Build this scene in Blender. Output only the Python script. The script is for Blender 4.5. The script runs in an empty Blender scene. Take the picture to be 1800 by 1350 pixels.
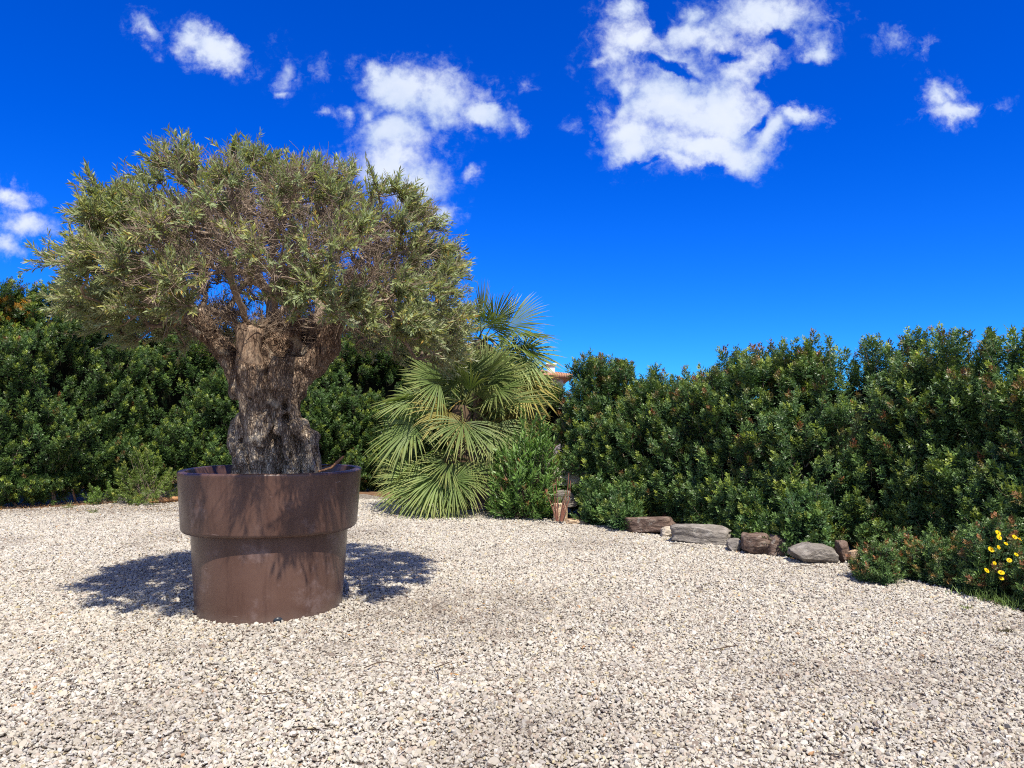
import bpy, bmesh, math, numpy as np
from mathutils import Vector
SC = bpy.context.scene
R = math.radians
# ------------------------------------------------------------------ camera
W0, H0, F = 1800.0, 1350.0, 1300.0
EYE = 1.5
PITCH = math.atan(65 / F)
cam = bpy.data.objects.new('camera', bpy.data.cameras.new('camera'))
SC.collection.objects.link(cam); SC.camera = cam
cam.location = (0, 0, EYE); cam.rotation_euler = (math.pi / 2 + PITCH, 0, 0)
cam.data.sensor_width = 36; cam.data.lens = 36 * F / W0
cam.data.clip_start = 0.05; cam.data.clip_end = 3000

# ------------------------------------------------------------------ light
SUN_DIR = np.array([0.35, -0.91, 0]); SUN_DIR /= np.linalg.norm(SUN_DIR)
SUN_EL = R(60)
sd = Vector((SUN_DIR[0] * math.cos(SUN_EL), SUN_DIR[1] * math.cos(SUN_EL), math.sin(SUN_EL)))
sl = bpy.data.lights.new('sun', 'SUN'); sl.energy = 5.0; sl.angle = R(0.53); sl.color = (1.0, 0.94, 0.82)
so = bpy.data.objects.new('sun', sl); SC.collection.objects.link(so)
so.rotation_euler = sd.to_track_quat('Z', 'Y').to_euler(); so.location = (5, -8, 12)
SC.view_settings.view_transform = 'Standard'; SC.view_settings.look = 'None'
SC.view_settings.exposure = 0.55; SC.view_settings.gamma = 1
SC.cycles.max_bounces = 6; SC.cycles.diffuse_bounces = 4; SC.cycles.glossy_bounces = 2
SC.cycles.transmission_bounces = 3; SC.cycles.transparent_max_bounces = 4
SC.cycles.use_denoising = False; SC.cycles.filter_width = 1.1; SC.cycles.sample_clamp_indirect = 4


def ray(px, py):
    xc, yc = (px - 900) / F, (675 - py) / F
    return (xc, math.cos(PITCH) - yc * math.sin(PITCH), math.sin(PITCH) + yc * math.cos(PITCH))


def gp(px, py):                       # a point of the ground seen at that pixel of the photograph
    d = ray(px, py); t = -EYE / d[2]
    return (d[0] * t, d[1] * t)


def at(px, py, Y):
    d = ray(px, py); t = Y / d[1]
    return np.array([d[0] * t, Y, EYE + d[2] * t])


# ------------------------------------------------------------------ node helper
class NT:
    def __init__(s, nt): s.nt = nt; s.nt.nodes.clear()
    def n(s, typ, **k):
        nd = s.nt.nodes.new(typ)
        for a, v in k.items():
            if a.startswith('i_'):
                key = a[2:]
                key = int(key) if key.isdigit() else key.replace('_', ' ')
                sock = nd.inputs[key]
                if isinstance(v, bpy.types.NodeSocket): s.nt.links.new(v, sock)
                else: sock.default_value = v
            else: setattr(nd, a, v)
        return nd
    def l(s, a, b): s.nt.links.new(a, b)
    def m(s, op, a, b=0.0, c=0.0, clamp=False):
        nd = s.nt.nodes.new('ShaderNodeMath'); nd.operation = op; nd.use_clamp = clamp
        for i, v in enumerate((a, b, c)):
            if isinstance(v, bpy.types.NodeSocket): s.nt.links.new(v, nd.inputs[i])
            else: nd.inputs[i].default_value = v
        return nd.outputs[0]
    def vm(s, op, a, b=(0, 0, 0)):
        nd = s.nt.nodes.new('ShaderNodeVectorMath'); nd.operation = op
        for i, v in enumerate((a, b)):
            if isinstance(v, bpy.types.NodeSocket): s.nt.links.new(v, nd.inputs[i])
            else: nd.inputs[i].default_value = v
        return nd
    def noise(s, vec, scale, detail=3, rough=.55, dist=0.0):
        nd = s.n('ShaderNodeTexNoise'); nd.inputs['Scale'].default_value = scale
        nd.inputs['Detail'].default_value = detail; nd.inputs['Roughness'].default_value = rough
        nd.inputs['Distortion'].default_value = dist
        if vec is not None: s.l(vec, nd.inputs['Vector'])
        return nd.outputs['Fac']
    def mix(s, f, a, b, typ='MIX'):
        nd = s.nt.nodes.new('ShaderNodeMix'); nd.data_type = 'RGBA'; nd.blend_type = typ
        for k, v in ((0, f), (6, a), (7, b)):
            if isinstance(v, bpy.types.NodeSocket): s.nt.links.new(v, nd.inputs[k])
            else: nd.inputs[k].default_value = v if k == 0 else (*v, 1)
        return nd.outputs[2]
    def ramp(s, f, stops, interp='LINEAR'):
        nd = s.nt.nodes.new('ShaderNodeValToRGB'); cr = nd.color_ramp; cr.interpolation = interp
        while len(cr.elements) > 1: cr.elements.remove(cr.elements[-1])
        cr.elements[0].position = stops[0][0]; cr.elements[0].color = (*stops[0][1], 1)
        for p, c in stops[1:]:
            e = cr.elements.new(p); e.color = (*c, 1)
        s.l(f, nd.inputs[0]); return nd.outputs[0]
    def sstep(s, x, lo, hi):
        nd = s.nt.nodes.new('ShaderNodeMapRange'); nd.interpolation_type = 'SMOOTHSTEP'
        s.l(x, nd.inputs[0]); nd.inputs[1].default_value = lo; nd.inputs[2].default_value = hi
        return nd.outputs[0]


# ------------------------------------------------------------------ sky and clouds
wd = bpy.data.worlds.new('World'); SC.world = wd; wd.use_nodes = True
t = NT(wd.node_tree)
sky = t.n('ShaderNodeTexSky'); sky.sky_type = 'NISHITA'; sky.sun_disc = False
sky.sun_elevation = SUN_EL; sky.sun_rotation = math.atan2(SUN_DIR[0], SUN_DIR[1])
sky.air_density = 1.0; sky.dust_density = 0.3; sky.ozone_density = 3.0; sky.altitude = 300
hs = t.n('ShaderNodeHueSaturation'); hs.inputs['Saturation'].default_value = 1.5; hs.inputs['Hue'].default_value = 0.503
t.l(sky.outputs[0], hs.inputs['Color'])
skyc = t.mix(1.0, hs.outputs[0], (0.17, 0.90, 2.05), 'MULTIPLY')
tc = t.n('ShaderNodeTexCoord').outputs['Generated']
sep = t.n('ShaderNodeSeparateXYZ'); t.l(tc, sep.inputs[0])
yy = t.m('MAXIMUM', sep.outputs[1], 0.08)
u = t.m('DIVIDE', sep.outputs[0], yy); v = t.m('DIVIDE', sep.outputs[2], yy)
cv_ = t.n('ShaderNodeCombineXYZ'); t.l(u, cv_.inputs[0]); t.l(v, cv_.inputs[1])
uv = cv_.outputs[0]
n1 = t.n('ShaderNodeTexNoise'); t.l(uv, n1.inputs['Vector']); n1.inputs['Scale'].default_value = 9; n1.inputs['Detail'].default_value = 7; n1.inputs['Roughness'].default_value = .6
off = t.vm('SUBTRACT', n1.outputs['Color'], (.5, .5, .5)).outputs[0]
off = t.vm('MULTIPLY', off, (.10, .10, 0)).outputs[0]
uvd = t.vm('ADD', uv, off).outputs[0]
# (x, y, half width, half height, tilt deg, strength) of each puff, in degrees of the photograph's own field
CL = [(370, 92, 62, 26, -22, 1), (335, 70, 30, 20, 0, .8), (262, 55, 38, 22, -50, .62), (495, 125, 20, 36, 0, .55), (492, 155, 14, 14, 0, .6),
      (560, 125, 18, 24, 0, .35), (568, 198, 22, 10, 0, .5), (612, 204, 16, 16, 0, .55),
      (700, 150, 62, 42, -25, 1), (775, 165, 80, 45, -30, 1), (850, 207, 52, 20, -18, 1), (665, 125, 30, 24, 0, .85), (700, 225, 60, 45, 0, .95), (650, 190, 30, 24, 0, .7),
      (690, 285, 65, 60, 0, .95), (740, 320, 55, 50, 0, .95), (780, 370, 32, 28, 0, .8), (600, 272, 40, 16, 0, .5), (912, 226, 18, 16, 0, .55), (822, 288, 18, 14, 0, .55),
      (1110, 70, 62, 50, 0, .95), (1100, 20, 30, 30, 0, .75), (1060, 100, 30, 20, 0, .6), (1230, 60, 100, 40, 0, .9), (1340, 30, 105, 42, 0, .95), (1225, 20, 34, 28, 0, .7),
      (1180, 105, 110, 30, 0, .62), (1100, 140, 50, 40, 0, .7), (1180, 180, 95, 60, 0, 1), (1250, 190, 100, 75, 0, 1.05), (1120, 225, 60, 55, 0, .9), (1230, 245, 110, 42, 0, 1), (1290, 268, 62, 34, 0, 1),
      (1350, 238, 60, 24, 25, .9), (1408, 212, 36, 24, 10, .95), (1120, 255, 55, 30, 0, .85), (1180, 275, 60, 26, 0, .8), (1095, 180, 40, 50, 0, .7), (1340, 105, 60, 40, 0, .8), (1300, 130, 50, 40, 0, .8), (1442, 82, 22, 34, -25, .85), (1410, 60, 34, 34, 0, .5),
      (1645, 180, 24, 34, 0, .75), (1662, 206, 46, 20, 18, .9), (1690, 195, 28, 12, 15, .7), (1670, 168, 20, 22, 0, .6), (1562, 70, 26, 16, 0, .42), (1618, 92, 26, 14, 40, .42), (1750, 192, 24, 10, 0, .35),
      (15, 350, 45, 22, -15, .8), (45, 395, 55, 24, 0, .8), (5, 430, 34, 24, 0, .7), (1000, 225, 14, 10, 0, .3), (920, 160, 20, 14, 0, .3)]
dens = None
for (x, y, a, b, rot, s_) in CL:
    d = ray(x, y); cu, cvv = d[0] / d[1], d[2] / d[1]
    mp = t.n('ShaderNodeMapping', vector_type='TEXTURE')
    mp.inputs['Location'].default_value = (cu, cvv, 0); mp.inputs['Rotation'].default_value = (0, 0, R(rot))
    mp.inputs['Scale'].default_value = (a * 1.52 / F, b * 1.52 / F, 1)
    t.l(uvd, mp.inputs['Vector'])
    L = t.vm('LENGTH', mp.outputs[0]).outputs['Value']
    v1 = t.m('MULTIPLY_ADD', L, -s_, s_)
    dens = v1 if dens is None else t.m('SMOOTH_MAX', dens, v1, 0.12)
for (x, y, a, b, rot, s_) in [(1170, 112, 50, 13, -8, .75), (1405, 150, 55, 42, 0, .9), (1152, 25, 20, 34, 15, .7), (1078, 165, 16, 30, 0, .5), (1392, 68, 22, 18, 0, .6), (1300, 95, 40, 10, -12, .45), (1330, 215, 26, 9, 25, .5), (1240, 292, 26, 12, 0, .5), (1130, 292, 40, 14, 0, .5)]:
    d = ray(x, y)
    mp = t.n('ShaderNodeMapping', vector_type='TEXTURE'); mp.inputs['Location'].default_value = (d[0] / d[1], d[2] / d[1], 0)
    mp.inputs['Rotation'].default_value = (0, 0, R(rot)); mp.inputs['Scale'].default_value = (a * 1.3 / F, b * 1.3 / F, 1)
    t.l(uvd, mp.inputs['Vector']); L = t.vm('LENGTH', mp.outputs[0]).outputs['Value']
    dens = t.m('SUBTRACT', dens, t.m('MAXIMUM', t.m('MULTIPLY_ADD', L, -s_, s_), 0.0))
n2 = t.noise(uv, 16, 9, .64, .3)
n3 = t.noise(uv, 55, 6, .65, .2)
nn = t.m('ADD', t.m('MULTIPLY', t.m('SUBTRACT', n2, .5), .78), t.m('MULTIPLY', t.m('SUBTRACT', n3, .5), .62))
cd = t.m('ADD', dens, nn)
halo = t.m('MULTIPLY', t.sstep(t.m('ADD', dens, t.m('MULTIPLY', t.m('SUBTRACT', n3, .5), 1.6)), -.10, .55), t.m('MULTIPLY', t.sstep(t.noise(uvd, 30, 6, .65, .8), .42, .70), .42))
alpha = t.m('MULTIPLY', t.m('MAXIMUM', t.m('MULTIPLY', t.sstep(cd, 0.14, 0.80), .97), halo), t.sstep(sep.outputs[1], .1, .3))
alpha = t.m('MULTIPLY', alpha, t.sstep(dens, -0.22, .06))
# unseen broken cloud added behind the camera as neutral fill light
bk = t.m('MULTIPLY', t.sstep(t.noise(tc, 2.6, 8, .6), .40, .56), t.sstep(t.m('MULTIPLY', sep.outputs[1], -1.0), -.05, .25))
alpha = t.m('MAXIMUM', alpha, bk)
shade = t.noise(t.vm('MULTIPLY', uvd, (1, 1.6, 1)).outputs[0], 6.5, 4, .5)
ccol = t.mix(t.sstep(shade, .36, .66), (.47, .58, .80), (.70, .76, .88))
core = t.sstep(cd, .3, 1.1)
ccol = t.mix(t.m('MULTIPLY', core, .5), ccol, (.80, .84, .92))
bg1 = t.n('ShaderNodeBackground'); t.l(skyc, bg1.inputs[0]); bg1.inputs[1].default_value = 0.066
bg2 = t.n('ShaderNodeBackground'); t.l(ccol, bg2.inputs[0]); bg2.inputs[1].default_value = 0.80
ms = t.n('ShaderNodeMixShader'); t.l(alpha, ms.inputs[0]); t.l(bg1.outputs[0], ms.inputs[1]); t.l(bg2.outputs[0], ms.inputs[2])
wo = t.n('ShaderNodeOutputWorld'); t.l(ms.outputs[0], wo.inputs[0])

# ------------------------------------------------------------------ scene helpers
C = SC.collection


def tag(o, label=None, cat=None, group=None, kind=None):
    if label: o['label'] = label
    if cat: o['category'] = cat
    if group: o['group'] = group
    if kind: o['kind'] = kind
    return o


def empty(name, loc, label, cat, group=None):
    o = bpy.data.objects.new(name, None); C.objects.link(o); o.location = loc; o.empty_display_size = .1
    return tag(o, label, cat, group)


def npmesh(name, V, Fc, mat, parent=None, col=None, smooth=False):
    """V (n,3) world coordinates, Fc (m,k) faces of k corners (or a list of such arrays), col (n,3) own colours."""
    if not isinstance(Fc, list): Fc = [Fc]
    Fc = [f for f in Fc if len(f)]
    me = bpy.data.meshes.new(name)
    V = np.asarray(V, np.float32)
    if parent is not None: V = V - np.array(parent.location, np.float32)
    me.vertices.add(len(V)); me.vertices.foreach_set('co', V.ravel())
    idx = np.concatenate([f.ravel() for f in Fc]).astype(np.int32)
    tot = np.concatenate([np.full(len(f), f.shape[1], np.int32) for f in Fc])
    st = np.concatenate([[0], np.cumsum(tot)[:-1]]).astype(np.int32)
    me.loops.add(len(idx)); me.loops.foreach_set('vertex_index', idx)
    me.polygons.add(len(tot)); me.polygons.foreach_set('loop_start', st)
    if smooth: me.polygons.foreach_set('use_smooth', np.ones(len(tot), bool))
    me.update(calc_edges=True)
    if col is not None:
        a = me.color_attributes.new('tint', 'FLOAT_COLOR', 'POINT')
        a.data.foreach_set('color', np.hstack([col, np.ones((len(col), 1))]).astype(np.float32).ravel())
    me.materials.append(mat)
    o = bpy.data.objects.new(name, me); C.objects.link(o)
    if parent is not None: o.parent = parent
    return o


def nrm(a): return a / np.maximum(np.linalg.norm(a, axis=-1, keepdims=True), 1e-9)


def vnoise(P, seed=0):
    """smooth 3-D value noise in [-1, 1]"""
    P = np.asarray(P, float); I = np.floor(P).astype(np.int64); f = P - I; f = f * f * (3 - 2 * f)
    def h(ix, iy, iz):
        n = (ix * 73856093) ^ (iy * 19349663) ^ (iz * 83492791) ^ (seed * 2654435761)
        n = (n ^ (n >> 13)) * 1274126177; n = n & 0x7fffffff
        return ((n ^ (n >> 16)) & 0xffff) / 32767.5 - 1
    x, y, z = I[..., 0], I[..., 1], I[..., 2]; fx, fy, fz = f[..., 0], f[..., 1], f[..., 2]
    o = 0
    for dx in (0, 1):
        for dy in (0, 1):
            for dz in (0, 1):
                o = o + h(x + dx, y + dy, z + dz) * (fx if dx else 1 - fx) * (fy if dy else 1 - fy) * (fz if dz else 1 - fz)
    return o


def fbm(P, seed=0, oct=3):
    return sum(vnoise(np.asarray(P) * 2 ** k, seed + k) / 2 ** k for k in range(oct)) / 1.5


def tube(pts, rad, sides=6, cap=True):
    pts = np.asarray(pts, float); n = len(pts); rad = np.broadcast_to(rad, n)
    T = nrm(np.gradient(pts, axis=0)); up = np.array([0, 0, 1.]) if abs(T[0][2]) < .9 else np.array([1., 0, 0])
    A = nrm(np.cross(T, up)); B = np.cross(T, A)
    th = np.linspace(0, 2 * np.pi, sides, endpoint=False)
    V = pts[:, None] + rad[:, None, None] * (np.cos(th)[None, :, None] * A[:, None] + np.sin(th)[None, :, None] * B[:, None])
    V = V.reshape(-1, 3); i = np.arange(n - 1)[:, None] * sides; j = np.arange(sides)[None]; k = (j + 1) % sides
    Q = np.stack([i + j, i + k, i + sides + k, i + sides + j], -1).reshape(-1, 4)
    return V, Q


class Geo:
    def __init__(s): s.V, s.F, s.C, s.n = [], {}, [], 0
    def add(s, V, Fa, col=None):
        for f in (Fa if isinstance(Fa, list) else [Fa]):
            if len(f): s.F.setdefault(f.shape[1], []).append(f + s.n)
        s.V.append(V); s.n += len(V)
        if col is not None: s.C.append(np.broadcast_to(col, (len(V), 3)))
        return s
    def build(s, name, mat, parent=None, smooth=False):
        return npmesh(name, np.concatenate(s.V), [np.concatenate(f) for f in s.F.values()], mat, parent,
                      np.concatenate(s.C) if s.C else None, smooth)


def leaves(P, D, N, L, Wd, col, fold=.15, curl=0.0, mid=.45):
    """diamond leaves of four corners; P base, D direction, N facing, L length, Wd width"""
    n = len(P); D = nrm(D); S = nrm(np.cross(D, N)); Nn = np.cross(S, D)
    L = np.broadcast_to(L, n)[:, None]; Wd = np.broadcast_to(Wd, n)[:, None]
    m = P + D * L * mid + Nn * Wd * fold
    V = np.stack([P, m + S * Wd / 2, P + D * L - Nn * L * curl, m - S * Wd / 2], 1).reshape(-1, 3)
    Q = np.arange(4 * n).reshape(-1, 4)
    return V, Q, np.repeat(col, 4, 0)


def rand_unit(rng, n): return nrm(rng.normal(size=(n, 3)))


def frames(Z, rng):
    n = len(Z); Z = nrm(Z); X = nrm(np.cross(Z, rand_unit(rng, n))); return np.stack([X, np.cross(Z, X), Z], -1)   # columns


# ------------------------------------------------------------------ materials
def mat(name):
    m = bpy.data.materials.new(name); m.use_nodes = True; return m, NT(m.node_tree)


def finish(t, col, rough=.7, bump=None, bstr=.3, bdist=.01, spec=.5, trans=0.0, tcol=None):
    p = t.n('ShaderNodeBsdfPrincipled')
    if isinstance(col, bpy.types.NodeSocket): t.l(col, p.inputs['Base Color'])
    else: p.inputs['Base Color'].default_value = (*col, 1)
    if isinstance(rough, bpy.types.NodeSocket): t.l(rough, p.inputs['Roughness'])
    else: p.inputs['Roughness'].default_value = rough
    p.inputs['Specular IOR Level'].default_value = spec
    if bump is not None:
        b = t.n('ShaderNodeBump'); b.inputs['Strength'].default_value = bstr; b.inputs['Distance'].default_value = bdist
        t.l(bump, b.inputs['Height']); t.l(b.outputs[0], p.inputs['Normal'])
    out = t.n('ShaderNodeOutputMaterial'); sh = p.outputs[0]
    if trans:
        tr = t.n('ShaderNodeBsdfTranslucent'); t.l(tcol if tcol is not None else col, tr.inputs[0])
        mx = t.n('ShaderNodeMixShader'); mx.inputs[0].default_value = trans
        t.l(sh, mx.inputs[1]); t.l(tr.outputs[0], mx.inputs[2]); sh = mx.outputs[0]
    t.l(sh, out.inputs[0])


def leaf_mat(name, rough=.42, spec=.5, trans=.25, under=None):
    m, t = mat(name)
    a = t.n('ShaderNodeAttribute', attribute_name='tint').outputs['Color']
    c = a
    if under is not None:
        g = t.n('ShaderNodeNewGeometry').outputs['Backfacing']
        c = t.mix(t.m('MULTIPLY', g, .75), a, under)
    tc_ = t.mix(1.0, a, (1.0, 1.15, .45), 'MULTIPLY')
    finish(t, c, rough, spec=spec, trans=trans, tcol=tc_)
    return m


M_OLIVE = leaf_mat('olive_leaf', .55, .25, .30, (.42, .42, .28))
M_HEDGE = leaf_mat('hedge_leaf', .42, .35, .22)
M_PALM = leaf_mat('palm_blade', .5, .3, .25)
M_GREEN = leaf_mat('green_leaf', .45, .4, .25)
M_FLOWER = leaf_mat('flower_petal', .6, .2, .2)

m, t = mat('dry_wood'); M_DRY = m
a = t.n('ShaderNodeAttribute', attribute_name='tint').outputs['Color']
finish(t, a, .85, t.noise(None, 60, 4), .5, .01, spec=.2)

m, t = mat('twig_bark'); M_TWIG = m
co = t.n('ShaderNodeTexCoord').outputs['Object']
finish(t, t.ramp(t.noise(co, 14, 4), [(.3, (.15, .11, .08)), (.6, (.32, .24, .18)), (.8, (.46, .38, .30))]), .85, t.noise(co, 90, 3), .5, .006, spec=.2)

m, t = mat('olive_bark'); M_BARK = m
co = t.n('ShaderNodeTexCoord').outputs['Object']
st = t.vm('MULTIPLY', co, (1, 1, .28)).outputs[0]
wv = t.noise(st, 26, 6, .65, 1.4)
vo = t.n('ShaderNodeTexVoronoi', feature='DISTANCE_TO_EDGE'); vo.inputs['Scale'].default_value = 80; t.l(t.vm('ADD', st, t.vm('MULTIPLY', n_ := t.n('ShaderNodeTexNoise', i_Scale=12.0, i_Vector=st).outputs['Color'], (.05, .05, .05)).outputs[0]).outputs[0], vo.inputs['Vector'])
crack = t.sstep(vo.outputs[0], 0.0, .22)
big = t.noise(co, 3.2, 4, .6)
grey = t.ramp(wv, [(.36, (.13, .09, .06)), (.5, (.46, .37, .275)), (.64, (.76, .66, .51))])
brn = t.ramp(wv, [(.34, (.085, .05, .033)), (.5, (.26, .165, .11)), (.68, (.46, .34, .24))])
sepz = t.n('ShaderNodeSeparateXYZ'); t.l(co, sepz.inputs[0])
low = t.m('ADD', t.m('MULTIPLY', sepz.outputs[2], -1.3), t.m('ADD', big, .25))
c = t.mix(t.sstep(low, -.9, .8), brn, grey)
c = t.mix(t.m('MULTIPLY', t.m('SUBTRACT', 1.0, crack), .55), c, (.045, .032, .025))
pale = t.sstep(t.noise(co, 5, 3), .58, .68)
c = t.mix(t.m('MULTIPLY', pale, .55), c, (.62, .54, .42))
hgt = t.m('ADD', t.m('MULTIPLY', wv, .6), t.m('MULTIPLY', crack, .6))
finish(t, c, .88, hgt, .9, .02, spec=.15)

m, t = mat('cut_wood'); M_CUT = m
co = t.n('ShaderNodeTexCoord').outputs['Object']
w = t.noise(t.vm('MULTIPLY', co, (1, 1, .35)).outputs[0], 30, 6, .7, .8)
finish(t, t.ramp(w, [(.36, (.06, .038, .028)), (.45, (.22, .145, .10)), (.57, (.33, .24, .17)), (.68, (.16, .105, .075))]), .8, w, .6, .012, spec=.2)

m, t = mat('planter_plastic'); M_POT = m
co = t.n('ShaderNodeTexCoord').outputs['Object']
c1 = t.ramp(t.noise(co, 2.2, 5, .6), [(.3, (.090, .046, .034)), (.6, (.125, .070, .053)), (.8, (.160, .098, .078))])
streak = t.noise(t.vm('MULTIPLY', co, (9, 9, .8)).outputs[0], 1.0, 5, .65)
c2 = t.mix(t.m('MULTIPLY', t.sstep(streak, .48, .68), .55), c1, (.060, .028, .022))
c2 = t.mix(t.m('MULTIPLY', t.sstep(t.noise(co, 3.1, 5, .7), .55, .70), .50), c2, (.24, .175, .165))
scr = t.n('ShaderNodeTexNoise', i_Scale=1.0, i_Detail=2.0); t.l(t.vm('MULTIPLY', co, (7, 7, 60)).outputs[0], scr.inputs['Vector'])
c2 = t.mix(t.m('MULTIPLY', t.sstep(scr.outputs[0], .73, .77), .5), c2, (.36, .27, .24))
sp = t.n('ShaderNodeSeparateXYZ'); t.l(co, sp.inputs[0])
dust = t.sstep(t.m('ADD', sp.outputs[2], t.m('MULTIPLY', t.noise(co, 8, 4), .12)), .16, .03)
c2 = t.mix(t.m('MULTIPLY', dust, .30), c2, (.27, .215, .18))
finish(t, c2, t.m('MULTIPLY_ADD', t.noise(co, 5, 4), .3, .20), t.noise(co, 140, 3), .06, .004, spec=.45)

m, t = mat('soil'); M_SOIL = m
co = t.n('ShaderNodeTexCoord').outputs['Object']
finish(t, t.ramp(t.noise(co, 9, 8, .7), [(.3, (.07, .035, .02)), (.5, (.17, .095, .055)), (.7, (.28, .18, .11))]), .95, t.noise(co, 40, 6), 1, .02, spec=.1)

m, t = mat('gravel_bed'); M_BED = m
co = t.n('ShaderNodeTexCoord').outputs['Object']
vo = t.n('ShaderNodeTexVoronoi', i_Scale=42.0); t.l(co, vo.inputs['Vector'])
sx = t.n('ShaderNodeSeparateXYZ'); t.l(vo.outputs['Color'], sx.inputs[0])
c = t.ramp(sx.outputs[0], [(0, (.18, .14, .11)), (.3, (.42, .37, .31)), (.7, (.55, .50, .43)), (1, (.40, .33, .27))])
c = t.mix(t.sstep(vo.outputs['Distance'], .35, .75), c, (.10, .075, .055))
finish(t, c, .9, t.m('MULTIPLY', vo.outputs['Distance'], -1.0), 1, .03, spec=.2)

m, t = mat('pebble'); M_PEB = m
tone = t.n('ShaderNodeAttribute', attribute_name='tone', attribute_type='INSTANCER').outputs['Fac']
dk = t.n('ShaderNodeAttribute', attribute_name='grime', attribute_type='INSTANCER').outputs['Fac']
c = t.ramp(tone, [(0, (.70, .65, .53)), (.2, (.78, .74, .62)), (.36, (.64, .58, .47)), (.5, (.72, .66, .52)), (.62, (.80, .77, .68)),
                  (.74, (.54, .50, .44)), (.82, (.66, .55, .43)), (.89, (.42, .36, .29)), (.935, (.70, .60, .36)), (.97, (.24, .19, .15)), (.993, (.55, .30, .13)), (1, (.25, .20, .17))], 'CONSTANT')
co = t.n('ShaderNodeTexCoord').outputs['Object']
c = t.mix(t.m('MULTIPLY', t.noise(co, 2.5, 3), .35), c, (.45, .38, .30))
c = t.mix(t.m('MULTIPLY', dk, .75), c, (.20, .15, .115))
c = t.mix(1.0, c, (.69, .685, .705), 'MULTIPLY')
finish(t, c, .85, spec=.25)


def stone_mat(name, a, b, c3, sc=7):
    m, t = mat(name)
    co = t.n('ShaderNodeTexCoord').outputs['Object']
    st = t.vm('MULTIPLY', co, (1, 1, 2.4)).outputs[0]
    w = t.noise(st, sc, 8, .68, .5)
    c = t.ramp(w, [(.28, a), (.5, b), (.7, c3)])
    lich = t.sstep(t.noise(co, 13, 4), .60, .68)
    c = t.mix(t.m('MULTIPLY', lich, .35), c, (.42, .40, .35))
    finish(t, c, .9, t.m('ADD', w, t.m('MULTIPLY', t.noise(co, 45, 4), .3)), .9, .04, spec=.2)
    return m


M_ST_GREY = stone_mat('grey_stone', (.08, .065, .06), (.22, .195, .17), (.37, .33, .30))
M_ST_BROWN = stone_mat('brown_stone', (.05, .032, .025), (.15, .10, .078), (.30, .235, .19))
M_ST_PALE = stone_mat('pale_stone', (.24, .19, .14), (.50, .43, .34), (.66, .60, .50))
M_ST_TAN = stone_mat('tan_stone', (.28, .18, .11), (.52, .37, .24), (.62, .48, .34))


def flat_mat(name, col, rough=.8, sc=6, var=.12):
    m, t = mat(name); co = t.n('ShaderNodeTexCoord').outputs['Object']
    c = t.mix(t.noise(co, sc, 5), tuple(x * (1 - var) for x in col), tuple(min(1, x * (1 + var)) for x in col))
    finish(t, c, rough, t.noise(co, 30, 4), .2, .01, spec=.2); return m


M_WHITE = flat_mat('white_render', (.74, .72, .68))
M_DARKCORE = flat_mat('hedge_shade_core', (.012, .013, .007), .95, 14, .5)  # hedge core: deep interior shade put into a near-black colour
M_GLASS = flat_mat('dark_window', (.03, .035, .045), .25)
m, t = mat('roof_tile'); M_TILE = m
co = t.n('ShaderNodeTexCoord').outputs['Object']
wvt = t.n('ShaderNodeTexWave', i_Scale=4.0); t.l(co, wvt.inputs['Vector'])
finish(t, t.ramp(t.noise(co, 5, 6, .7), [(.3, (.30, .13, .075)), (.5, (.46, .23, .14)), (.7, (.60, .38, .27))]), .85, wvt.outputs['Fac'], .8, .05, spec=.2)

# ================================================================== THE GROUND
def sheet(name, pts, z, m, kind='structure'):
    me = bpy.data.meshes.new(name); me.from_pydata([(x, y, z) for x, y in pts], [], [tuple(range(len(pts)))])
    me.materials.append(m); o = bpy.data.objects.new(name, me); C.objects.link(o); o['kind'] = kind; return o


sheet('ground', [(-900, -900), (900, -900), (900, 900), (-900, 900)], -0.012, M_SOIL)
edge_px = [(0, 897), (80, 894), (160, 888), (260, 882), (330, 880), (420, 878), (560, 872), (640, 868), (700, 878), (800, 892), (860, 897), (930, 910), (1000, 914),
           (1085, 926), (1180, 944), (1290, 962), (1400, 985), (1500, 993), (1590, 1018), (1700, 1046), (1800, 1076)]
edge = [gp(*p) for p in edge_px]
poly = [(-9, -7), (-16, 3), (-13.6, 12.6)] + edge + [(6.0, 4.6), (8.5, 1.0), (9, -7)]
sheet('gravel_bed', poly, -0.003, M_BED)


def inside(poly, X, Y):
    r = np.zeros(len(X), bool); n = len(poly)
    for i in range(n):
        x1, y1 = poly[i]; x2, y2 = poly[(i + 1) % n]
        if y1 == y2: continue
        c = ((y1 > Y) != (y2 > Y)) & (X < (x2 - x1) * (Y - y1) / (y2 - y1) + x1); r ^= c
    return r


POT = np.array([-1.967, 6.1]); ZR = 1.11

rng = np.random.default_rng(5)


def pebble_proto(seed, detail):
    r = np.random.default_rng(seed)
    bm = bmesh.new(); bmesh.ops.create_icosphere(bm, subdivisions=detail, radius=1)
    V = np.array([v.co[:] for v in bm.verts])
    d = 1 + .34 * fbm(V * .9 + seed * 7, seed, 2)[:, None]
    V = V * d * np.array([1, r.uniform(.58, .85), r.uniform(.36, .6)])
    for k in range(4):                                   # chipped flat faces
        n_ = nrm(r.normal(size=3)); s = V @ n_; lim = r.uniform(.42, .62) * s.max()
        V = V - np.maximum(s - lim, 0)[:, None] * n_[None]
    for v_, c_ in zip(bm.verts, V): v_.co = c_
    me = bpy.data.meshes.new('pebble'); bm.to_mesh(me); bm.free(); me.materials.append(M_PEB)
    return bpy.data.objects.new('pebble', me)


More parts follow.
